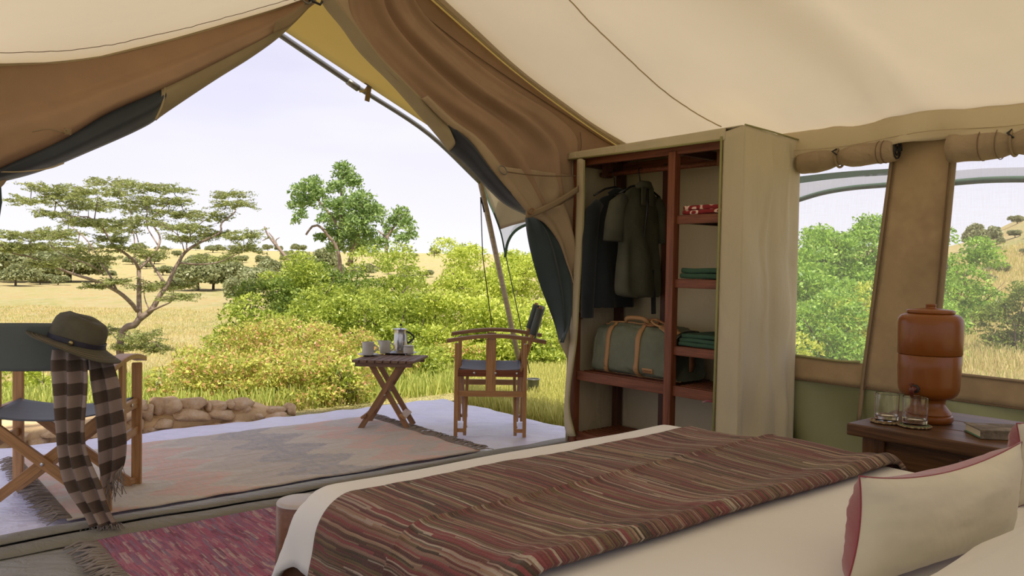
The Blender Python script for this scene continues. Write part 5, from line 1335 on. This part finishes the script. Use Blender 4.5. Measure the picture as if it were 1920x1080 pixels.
# ================================================================== PLANTS
def leaves(name, C, N, size, mat, parent, asp=.45, up=0.0, seed=0, stuff=True, curl=.25):
    """C: (n,3) leaf positions (numpy), size: mean length; two triangles per leaf folded along the midrib"""
    r = np.random.RandomState(seed); n = len(C)
    d = r.normal(size=(n, 3)); d[:, 2] *= (1 - up); d /= np.linalg.norm(d, axis=1)[:, None]
    q = r.normal(size=(n, 3)); q -= (q * d).sum(1)[:, None] * d; q /= np.linalg.norm(q, axis=1)[:, None]
    if up: # turn blades towards the sky
        z = np.array([0, 0, 1.0]); nn = np.cross(d, q); flip = np.sign(nn[:, 2])[:, None]
    s = size * r.uniform(.6, 1.35, (n, 1)); w = s * asp
    nrm = np.cross(d, q)
    V = np.empty((n, 4, 3)); V[:, 0] = C - d * s * .5; V[:, 1] = C + q * w * .5 + nrm * w * curl; V[:, 2] = C + d * s * .5; V[:, 3] = C - q * w * .5 + nrm * w * curl
    idx = np.arange(n * 4).reshape(n, 4)
    o = link(name, np_me(V.reshape(-1, 3), idx, name), mat, parent)
    if stuff: o['kind'] = 'stuff'
    return o
def clump_pts(cl, per, seed, shell=.55, flat=1.0):
    """cl: list of (centre Vector, rx, ry, rz)"""
    r = np.random.RandomState(seed); out = []
    for (c, rx, ry, rz) in cl:
        n = max(8, int(per * (rx * ry + ry * rz + rx * rz) / 3))
        d = r.normal(size=(n, 3)); d /= np.linalg.norm(d, axis=1)[:, None]
        d[:, 2] = np.where(d[:, 2] < -.5, -d[:, 2], d[:, 2])
        k = (shell + (1 - shell) * r.uniform(0, 1, (n, 1)) ** .6) * (1 + .10 * r.normal(size=(n, 1)))
        out.append(np.array(c) + d * k * np.array([rx, ry, rz]))
    return np.vstack(out)
def bush(tname, label, cat, base, w_, d_, h_, mat, n_cl, per, leaf, seed, group=None, stems=6, asp=.45, bark='bark', low=.12, gap=1.0):
    t = thing(tname, label, cat, base, 0, group); r = random.Random(seed); cl = []
    for i in range(n_cl):
        a = r.uniform(0, 2 * PI); q = r.random() ** .6; zz = r.uniform(low, 1) 
        prof = math.sqrt(max(0, 1 - (max(0, zz - .35) / .72) ** 2)); prof *= .75 + .25 * min(1, zz / .25)
        c = base + Vector((math.cos(a) * q * w_ / 2 * prof, math.sin(a) * q * d_ / 2 * prof, zz * h_ * .88))
        s = r.uniform(.16, .30) * min(w_, h_ * 1.3) * gap * (1.1 - .35 * zz); cl.append((c, s, s, s * r.uniform(.6, .85)))
    leaves('foliage', clump_pts(cl, per, seed), 0, leaf, mat, t, asp, .0, seed)
    L = []
    for i in range(stems):
        c = r.choice(cl)[0]; m_ = base.lerp(c, .5) + Vector((r.uniform(-.1, .1), r.uniform(-.1, .1), .1 * h_)); rr = .012 * h_
        L.append(([base + Vector((r.uniform(-.1, .1), r.uniform(-.1, .1), -.1)), m_, c], [rr * 1.4, rr, rr * .35]))
    for i in range(stems * 3):
        c = r.choice(cl); e = c[0] + Vector((r.uniform(-1, 1), -abs(r.uniform(0, 1)), r.uniform(-.4, 1))) * c[1] * .9
        L.append(([c[0], e], [.005 * h_, .002 * h_]))
    o = tubes('stems', L, M[bark], t, 5); o['kind'] = 'stuff'
    return t
def base_at(px, d, z=None):
    x = ray(px, 500); k = d / x.y; p = CAM + x * k; return Vector((p.x, p.y, terr(p.x, p.y)))
def bush_px(label, px, py_top, d, w_px, mat, seed, per, leaf, n_cl=22, cat='bush', tname='leafy_shrub', group=None, dz=0, **k):
    b = base_at(px, d); top = at_d(px, py_top, d).z; h = max(.4, top - b.z); w_ = w_px / F * d
    return bush(tname, label, cat, b, w_, w_ * .8, h, mat, n_cl, per, leaf, seed, group, **k)

# nearer rusty shrub, left of the tea table
LS, LR, LL, LD = M['leaf_shrub'], M['leaf_rust'], M['leaf_lime'], M['leaf_dark']
rs = [(400, 640, 7.6, 150), (470, 608, 7.9, 190), (545, 588, 8.0, 190), (620, 600, 7.8, 170), (365, 690, 7.2, 100), (440, 665, 7.1, 150), (530, 650, 7.1, 160), (610, 650, 7.2, 150), (680, 630, 7.8, 130), (380, 715, 6.7, 110), (470, 700, 6.7, 130), (560, 700, 6.8, 130), (640, 690, 7.0, 120), (330, 735, 6.35, 80), (400, 732, 6.4, 110), (480, 734, 6.45, 110), (560, 738, 6.5, 110), (640, 735, 6.6, 110)]
lab_r = ['rust flecked shrub at the left end behind the stone wall', 'rust flecked shrub below the pale field edge', 'tall rust flecked shrub left of the tea table', 'rust flecked shrub just behind the tea table', 'small rust flecked shrub beside the acacia trunk', 'low rust flecked shrub over the middle of the stone wall', 'low rust flecked shrub over the right end of the stone wall', 'low rust flecked shrub left of the table legs', 'rust flecked shrub behind the coffee pot', 'knee high rusty scrub touching the stone wall left of its middle', 'knee high rusty scrub touching the middle of the stone wall', 'knee high rusty scrub touching the right end of the stone wall', 'knee high rusty scrub left of the tea table feet', 'ankle high weedy scrub at the left stones of the wall', 'ankle high weedy scrub behind the tallest wall stone', 'ankle high weedy scrub behind the stones right of the tallest', 'ankle high weedy scrub past the last wall stone', 'ankle high weedy scrub at the back edge of the groundsheet']
for i, (px, py, d, w_) in enumerate(rs):
    bush_px(lab_r[i], px, py, d, w_ * 1.15, LR, 20 + i, 9500, .034, 20, low=.05, asp=.5, stems=5)
# the big green thicket
th = [(500, 505, 11, 130, LD, 'dark leafed bush at the left tip of the thicket'), (470, 545, 9.2, 110, LS, 'green bush leaning over the rusty shrubs'), (560, 462, 11.5, 150, LS, 'green bush below the pale dead branch'), (620, 448, 12, 170, LD, 'darker bush under the tall tree'),
      (690, 450, 11.5, 175, LS, 'green bush under the right side of the tall tree'), (765, 440, 12.5, 175, LS, 'green bush right of the tall tree crown'), (840, 434, 12.5, 130, LL, 'high lime bush in the middle of the thicket'), (900, 452, 12, 160, LL, 'lime bush left of the slanting pole'), (960, 450, 13, 130, LL, 'lime bush behind the slanting pole'), (1030, 455, 13, 150, LL, 'bright bush beside the tied back curtain'),
      (590, 545, 9.6, 150, LS, 'green bush low in front of the thicket'), (670, 550, 9.5, 150, LS, 'green bush above the coffee pot'), (750, 545, 9.6, 150, LS, 'green bush above the tea table right edge'), (830, 545, 9.5, 150, LL, 'lime bush left above the chair armrest'), (910, 560, 9.4, 150, LL, 'lime bush behind the chair armrest'), (990, 560, 9.6, 150, LL, 'lime bush behind the chair back'),
      (760, 640, 8.6, 130, LS, 'low scrub bush right of the tea table'), (850, 640, 8.8, 120, LR, 'yellowing low bush behind the chair seat'), (720, 690, 7.6, 120, LR, 'rusty scrub low between tea table legs'), (800, 690, 7.9, 110, LS, 'low scrub between tea table and chair'), (1020, 620, 9.2, 110, LS, 'low bush right of the chair back'), (930, 640, 9.2, 110, LL, 'low lime bush seen through the chair frame'), (1100, 480, 13, 180, LL, 'bright bush hidden behind the wardrobe')]
for i, (px, py, d, w_, mt_, lab) in enumerate(th):
    bush_px(lab, px, py, d, w_ * 1.12, mt_, 50 + i, 6200 if d > 9 else 8000, .052 if d > 9 else .042, 24, low=.05, stems=6)
# bushes and trees seen through the windows
LG = M['leaf_green']
rt = [(1500, 470, 13, 190, LG, 'bright tree seen at the left of the first window'), (1560, 425, 16, 190, LG, 'tall green tree in the middle of the first window'), (1635, 400, 17, 170, LG, 'rounded high tree at the right of the first window'), (1525, 420, 18, 160, LG, 'far green tree at the upper left of the first window'), (1545, 540, 9.5, 170, LG, 'near glossy bush low in the first window'), (1620, 535, 10.5, 170, LL, 'near bush low at the right of the first window'), (1495, 590, 8.2, 100, LL, 'closest bush at the wardrobe edge of the window'),
      (1700, 440, 16, 150, LG, 'green tree behind the strip between the windows'), (1780, 418, 18, 150, LG, 'green tree at the left edge of the second window'), (1905, 530, 12, 130, LD, 'dark bush at the right frame edge in the second window'), (1845, 560, 22, 90, LS, 'bush halfway up the slope in the second window'), (1760, 560, 11, 110, LG, 'light bush left in the second window')]
for i, (px, py, d, w_, mt_, lab) in enumerate(rt):
    b = base_at(px, d)
    bush_px(lab, px, py, d, w_ * 1.1, mt_, 90 + i, 2600 if d > 12 else 5200, .085 if d > 12 else .055, 26, low=.03, stems=5, tname='window_tree' if 'tree' in lab else 'leafy_shrub', cat='tree' if 'tree' in lab else 'bush')

def limb(pts, r0_, r1_, d0=0, dd=0, z4=False):
    """pts in photograph pixels; returns world polyline with depths wandering"""
    n = len(pts); out = []
    for i, (x, y) in enumerate(pts): out.append(at_d(x, y, d0 + dd * i / max(1, n - 1)))
    c = crom(out, max(6, n * 4)); m_ = len(c)
    return ([Vector(q) for q in c], [(r0_ + (r1_ - r0_) * (k / (m_ - 1)) ** .8) * (.78 if d0 < 12 else 1) for k in range(m_)])
# acacia
AD = 11.0
ab = at_d(243, 752, AD); ab.z = terr(ab.x, ab.y)
ac = thing('acacia_tree', 'flat crowned acacia with thin branching limbs beyond the stone wall', 'tree', ab)
def z4(l): return [(x / 3.375, 300 + y / 3.375) for x, y in l]
k = .0115
L = []
L.append(limb([(247, 760), (240, 735), (229, 690), (225, 655), (229, 625), (240, 612)] + z4([(850, 1045), (885, 1000)]), .085, .055, AD))
L.append(limb(z4([(885, 1000), (880, 900), (880, 780), (878, 690)]), .050, .036, AD, .2))
L.append(limb(z4([(878, 690), (850, 640), (790, 590), (720, 540), (640, 420), (560, 360)]), .03, .012, AD, -.6))
L.append(limb(z4([(560, 360), (430, 350), (360, 270), (200, 180)]), .012, .004, AD - .6, .3))
L.append(limb(z4([(878, 690), (940, 630), (1000, 550), (1010, 480), (960, 380), (1050, 290), (1130, 240)]), .03, .006, AD, .9))
L.append(limb(z4([(1000, 540), (930, 420), (930, 330), (900, 190)]), .014, .004, AD + .4, .5))
L.append(limb(z4([(850, 640), (850, 500), (830, 400), (820, 260)]), .016, .004, AD, 1.1))
L.append(limb(z4([(870, 955), (820, 895), (740, 830), (600, 765), (460, 720), (380, 690), (300, 655), (180, 610), (80, 590), (0, 535), (-30, 520)]), .042, .006, AD, -1.3))
L.append(limb(z4([(740, 830), (690, 720), (650, 670), (560, 520), (430, 400), (330, 320)]), .022, .004, AD - .3, .9))
L.append(limb(z4([(650, 715), (560, 660), (420, 610), (340, 560)]), .014, .004, AD - .3, -.9))
L.append(limb(z4([(885, 1005), (960, 945), (1010, 860), (1060, 790), (1100, 700), (1130, 650), (1170, 585), (1250, 530), (1390, 460), (1402, 400), (1490, 325), (1465, 285)]), .055, .009, AD, .4))
L.append(limb(z4([(1130, 650), (1250, 660), (1370, 650), (1480, 605), (1570, 555)]), .02, .005, AD + .2, -.7))
L.append(limb(z4([(940, 960), (1010, 930), (1085, 893), (1040, 865)]), .03, .006, AD, -.4))
L.append(limb(z4([(1050, 800), (1010, 730), (940, 630), (890, 560), (860, 460)]), .032, .008, AD + .1, .5))
L.append(limb(z4([(1180, 580), (1190, 500), (1270, 400), (1340, 360), (1440, 300)]), .014, .004, AD + .2, .6))
L.append(limb(z4([(1170, 590), (1130, 480), (1010, 400)]), .010, .004, AD + .1, -.6))
L.append(limb(z4([(945, 950), (915, 870), (905, 740)]), .014, .004, AD, .2))
L.append(limb(z4([(460, 720), (465, 660), (400, 610)]), .010, .003, AD - .7, .2)); L.append(limb(z4([(190, 610), (205, 540), (190, 500)]), .008, .003, AD - 1, .2))
L.append(limb([(228, 640), (250, 634), (285, 640), (305, 655)], .016, .004, AD, -.3)); L.append(limb([(226, 645), (210, 625), (195, 612)], .012, .004, AD, .2))
rr = random.Random(4)
pads = [(300, 180, 130, 26), (190, 262, 135, 24), (700, 145, 150, 30), (850, 180, 190, 36), (1090, 185, 150, 28), (620, 210, 190, 38), (430, 230, 140, 28), (960, 262, 200, 34), (1120, 262, 90, 22), (800, 300, 200, 36), (560, 290, 150, 28), (900, 390, 170, 36), (650, 400, 150, 28), (760, 440, 150, 34), (520, 390, 110, 22), (1450, 225, 100, 22), (1480, 285, 150, 28), (1330, 360, 110, 22), (1240, 440, 130, 34), (110, 480, 130, 28), (300, 480, 150, 34), (150, 560, 150, 26), (480, 560, 150, 36), (560, 620, 170, 32), (300, 650, 90, 26), (780, 560, 120, 26), (960, 600, 90, 20), (1200, 500, 140, 26), (1390, 470, 100, 20), (1540, 480, 110, 30), (1560, 560, 120, 30), (1350, 625, 140, 22), (1000, 800, 160, 30), (1130, 870, 80, 22), (720, 770, 60, 16), (340, 340, 90, 20), (1060, 340, 120, 24), (1180, 350, 80, 20), (60, 560, 90, 30), (420, 480, 120, 30), (700, 500, 90, 22), (1120, 430, 90, 20), (1150, 790, 60, 14), (620, 800, 40, 10)]
pads += [(3.375 * (x), 3.375 * (y - 300), w_, h_) for x, y, w_, h_ in ((262, 634, 150, 36), (300, 655, 60, 22), (200, 622, 60, 26), (285, 648, 90, 20), (240, 650, 70, 20))]
ends = [q for pts, _ in L for q in pts[::3]]
A_, TW = [], []
r2 = np.random.RandomState(11)
for (x, y, w_, h_) in pads:
    px, py = x / 3.375, 300 + y / 3.375; near = min(ends, key=lambda e: abs(960 + F * e.x / e.y - px) + abs(497 - F * (e.z - CZ) / e.y - py))
    d = near.y + rr.uniform(-.35, .35); c = at_d(px, py, d); rx, rz = w_ / 3.375 / F * d, h_ / 3.375 / F * d
    # twigs radiating, slightly drooping, with sprays of tiny leaves along each
    nt = int(15 + w_ * .20)
    for i in range(nt):
        a = rr.uniform(0, 2 * PI); q = rr.random() ** .7
        s = c + Vector((math.cos(a) * rx * q * .7, math.sin(a) * rx * q * .6, rr.uniform(-1, 1) * rz * .8))
        a2 = a + rr.uniform(-.7, .7); l = rr.uniform(.10, .24)
        e = s + Vector((math.cos(a2) * l, math.sin(a2) * l, rr.uniform(-.25, .35) * l))
        TW.append(([s, (s + e) / 2 + Vector((0, 0, .01)), e], [.0045, .003, .0015]))
        m_ = 34; tt = r2.uniform(0, 1, (m_, 1)); A_.append(np.array(s) * (1 - tt) + np.array(e) * tt + r2.normal(size=(m_, 3)) * np.array([.020, .020, .010]))
    TW.append(([near, (near + c) / 2 + Vector((0, 0, -.03)), c], [.008, .006, .003]))
tubes('branches', L, M['barkpale'], ac, 8); o = tubes('twigs', TW, M['bark'], ac, 4); o['kind'] = 'stuff'
leaves('foliage', np.vstack(A_), 0, .036, M['leaf_acacia'], ac, .36, .5, 12)
# tall tree behind the thicket
def z6(l): return [(420 + x / 2.571, 280 + y / 2.571) for x, y in l]
TD = 16.0
tb_ = base_at(625, TD)
tt_ = thing('tall_tree', 'tall grey green broadleaf tree rising above the thicket', 'tree', tb_)
L = [limb([(632, 640)] + z6([(560, 600), (545, 480), (505, 420), (460, 370), (425, 372), (395, 412)]), .075, .02, TD, -.3), limb(z6([(545, 480), (560, 380), (568, 250), (565, 170), (590, 110)]), .055, .014, TD, .5),
     limb(z6([(560, 380), (500, 300), (430, 220), (370, 170)]), .035, .012, TD, .3), limb(z6([(600, 560), (640, 430), (680, 330), (650, 240)]), .045, .014, TD, -.4), limb(z6([(780, 560), (785, 440), (800, 400), (850, 340), (880, 300)]), .045, .014, TD, .3), limb(z6([(790, 430), (740, 390)]), .03, .01, TD + .2, .3), limb(z6([(620, 600), (620, 420), (720, 320)]), .04, .014, TD, .5)]
tubes('branches', L, M['barkpale'], tt_, 7)
cl = []
for (x, y, r_) in [(575, 110, 55), (600, 160, 60), (545, 190, 50), (630, 170, 40), (430, 180, 60), (370, 210, 55), (350, 270, 45), (400, 260, 55), (460, 230, 50), (370, 320, 38), (345, 350, 24), (520, 280, 50), (480, 340, 40), (600, 290, 80), (660, 260, 70), (700, 330, 75), (560, 360, 70), (640, 380, 80), (520, 420, 50), (600, 450, 80), (690, 430, 60), (740, 300, 40), (850, 320, 50), (880, 370, 48), (820, 360, 45), (900, 420, 34), (800, 410, 40), (860, 440, 40), (760, 460, 40), (460, 430, 30), (670, 480, 70), (540, 480, 50)]:
    px, py = z6([(x, y)])[0]; d = TD + rr.uniform(-.7, .7); c = at_d(px, py, d); s = r_ / 2.571 / F * d * 1.12; cl.append((c, s, s, s * .85))
leaves('foliage', clump_pts(cl, 5600, 77, .25), 0, .085, M['leaf_fig'], tt_, .42, 0, 78)
# bare dead branch
dd_ = base_at(560, 12.5)
db = thing('dead_branch', 'bare dead reddish branch sticking up left of the tall tree', 'branch', dd_)
L = [limb([(562, 560), (552, 500)] + z6([(345, 575), (300, 520), (240, 450), (210, 410), (195, 372)]), .06, .012, 12.5), limb(z6([(240, 450), (238, 430), (215, 400)]), .02, .006, 12.5), limb(z6([(260, 475), (250, 440), (268, 425)]), .02, .006, 12.5), limb(z6([(215, 425), (185, 440)]), .014, .005, 12.5), limb(z6([(290, 510), (265, 470), (235, 465)]), .015, .005, 12.5)]
tubes('branches', L, M['barkpale'], db, 6)
# fig-like umbrella tree far right of thicket
um = base_at(1010, 17)
bush_px('flat topped acacia peeping over the bushes under the fly flap', 985, 452, 17, 120, LL, 140, 2600, .07, 16, tname='distant_acacia', cat='tree', low=.6, stems=5)

# far trees on the plain and the ridge: shared meshes, one object each
def far_mesh(seed, n=900, flat=.6):
    r = random.Random(seed); cl = []
    for i in range(9):
        a = r.uniform(0, 2 * PI); q = r.random() ** .5 * .5
        cl.append((Vector((math.cos(a) * q, math.sin(a) * q, .30 + r.uniform(-.12, .34) * flat)), .28, .28, .20))
    P = clump_pts(cl, n * 26, seed, .4); r3 = np.random.RandomState(seed); m_ = len(P)
    d = r3.normal(size=(m_, 3)); d /= np.linalg.norm(d, axis=1)[:, None]; q = r3.normal(size=(m_, 3)); q -= (q * d).sum(1)[:, None] * d; q /= np.linalg.norm(q, axis=1)[:, None]
    s = .028 * r3.uniform(.7, 1.4, (m_, 1)); V = np.empty((m_, 4, 3)); V[:, 0] = P - d * s; V[:, 1] = P + q * s; V[:, 2] = P + d * s; V[:, 3] = P - q * s
    return np_me(V.reshape(-1, 3), np.arange(m_ * 4).reshape(m_, 4), 'far_crown')
FM = [far_mesh(200 + i) for i in range(4)]
for me in FM: me.materials.append(M['leaf_far'])
tv_, tf_ = tube_me([(0, 0, -.1), (.02, 0, .2), (0, .01, .4)], [.04, .03, .02], 6); TRK = pd(tv_, tf_, 'far_trunk'); TRK.materials.append(M['bark'])
def far_tree(px, d, h, w_, label, group, k):
    b = base_at(px, d); o = thing('savanna_tree', label, 'tree', b, k * 1.3, group)
    for nm, me in (('crown', FM[k % 4]), ('trunk', TRK)):
        c = bpy.data.objects.new(nm, me); COL.objects.link(c); c.parent = o; c.matrix_basis = Matrix.Diagonal((w_ * .62, w_ * .62, h * .95, 1))
        if nm == 'crown': c['kind'] = 'stuff'
    return o
fr_ = random.Random(31)
named = [(590, 120, 6.5, 9, 'round dark tree alone on the horizon left of the tall tree'), (510, 60, 3.6, 6, 'bushy tree at the foot of the ridge right of the acacia'), (540, 70, 4.2, 6.5, 'grey bushy tree behind the dead branch'), (452, 48, 2.6, 2.8, 'dark shrub standing on the plain under the acacia limb'), (325, 62, 1.9, 2.0, 'small dark round shrub on the plain'), (65, 85, 6, 10, 'broad leafy tree on the left ridge'), (130, 88, 5.5, 10, 'broad leafy tree right of the left ridge trees'), (15, 90, 6, 10, 'leafy tree at the far left edge of the ridge'), (372, 70, 4.5, 6.5, 'dense tree on the slope behind the acacia limbs'), (400, 72, 4.5, 6, 'low tree on the slope behind the acacia fork'), (1862, 62, .8, 1.1, 'small round tree on the right hilltop'), (1905, 60, 1.0, 1.5, 'spreading tree on the right hilltop edge'), (1835, 50, 2.4, 2.8, 'dark tree at the foot of the right hill')]
for k_, (px, d, h, w_, lab) in enumerate(named): far_tree(px, d, h, w_, lab, None, k_)
for i in range(84):
    px = fr_.uniform(-60, 900) if i < 72 else fr_.uniform(1760, 1960); d = fr_.uniform(70, 260) if px < 1000 else fr_.uniform(30, 62)
    if 240 < px < 640 and d < 95: d += 60
    s = fr_.uniform(1.3, 3.6) * (1 if px < 1000 else .22)
    zone = ('ridge left of the acacia crown' if px < 120 else 'ridge behind the acacia crown' if px < 400 else 'ridge between acacia and tall tree' if px < 620 else 'ridge right of the tall tree') if px < 1000 else 'hillside in the second window'
    far_tree(px, d, s, s * fr_.uniform(1.1, 1.7), 'tiny scattered bush on the distant ' + zone, 'scattered bushes on the ' + zone, i)

# grass
def grass(name, label, n, f, h, w_, mat, seed, cat='grass', lean=.5):
    r = np.random.RandomState(seed); P = []
    while len(P) < n:
        q = f(r)
        if q is not None: P.append((q[0], q[1], terr(q[0], q[1])))
    P = np.array(P); n = len(P); sc = np.clip(P[:, 1:2] / 9, .8, 6) ** .55
    hh = h * r.uniform(.5, 1.4, (n, 1)); a = r.uniform(0, 2 * PI, (n, 1)); dx = np.hstack([np.cos(a), np.sin(a), np.zeros((n, 1))]) * w_ * sc * .5
    b = r.uniform(0, 2 * PI, (n, 1)); ln = np.hstack([np.cos(b), np.sin(b), np.zeros((n, 1))]) * hh * lean * r.uniform(.1, 1, (n, 1)); up = np.hstack([np.zeros((n, 2)), hh])
    V = np.empty((n, 4, 3)); V[:, 0] = P - dx; V[:, 1] = P + dx; V[:, 2] = P + dx * .5 + ln + up; V[:, 3] = P - dx * .5 + ln + up * .98
    o = link(name, np_me(V.reshape(-1, 3), np.arange(n * 4).reshape(n, 4), name), mat, None)
    return tag(o, label, cat, None, 'stuff')
def reg_right(r):
    d = r.uniform(5.2, 11); px = r.uniform(860, 1120); p = base_at(px, d); u, v = uv_of(p)
    return None if (u < 5.45 and v < 3.95) else (p.x, p.y)
grass('bright_grass', 'bright sunlit grass right of the veranda', 42000, reg_right, .12, .008, M['grassy'], 1)
def reg_left(r):
    d = 6 + 36 * r.uniform(0, 1) ** 1.6; px = r.uniform(-80, 700); p = base_at(px, d); u, v = uv_of(p)
    return None if u < 5.85 else (p.x, p.y)
grass('field_grass', 'golden dry grass of the open field', 90000, reg_left, .075, .012, M['grass'], 2)
def reg_leftg(r):
    d = r.uniform(5.8, 9.5); px = r.uniform(-60, 900); p = base_at(px, d); u, v = uv_of(p)
    return None if u < 5.85 else (p.x, p.y)
grass('green_undergrowth', 'green undergrowth behind the stone wall', 30000, reg_leftg, .14, .014, M['grassg'], 3)
def reg_win(r):
    d = 5.5 + 40 * r.uniform(0, 1) ** 1.7; px = r.uniform(1450, 1960); p = base_at(px, d); u, v = uv_of(p)
    return None if v < 4.6 else (p.x, p.y)
grass('slope_grass', 'tall pale dry grass on the slope outside the windows', 80000, reg_win, .22, .012, M['grass'], 4)
# leafy weeds beyond the left chair
for k_, (px, d, lab) in enumerate(((78, 6.9, 'bright green leafy weed between the chair posts'), (40, 7.3, 'yellow green weed behind the left chair post'), (640, 6.6, 'small weed by the end of the stone wall'))):
    bush_px(lab, px, 706 if px < 200 else 700, d, 90, LL if k_ != 2 else LS, 160 + k_, 9000, .045, 12, tname='leafy_weed', cat='plant', low=.05, stems=3)
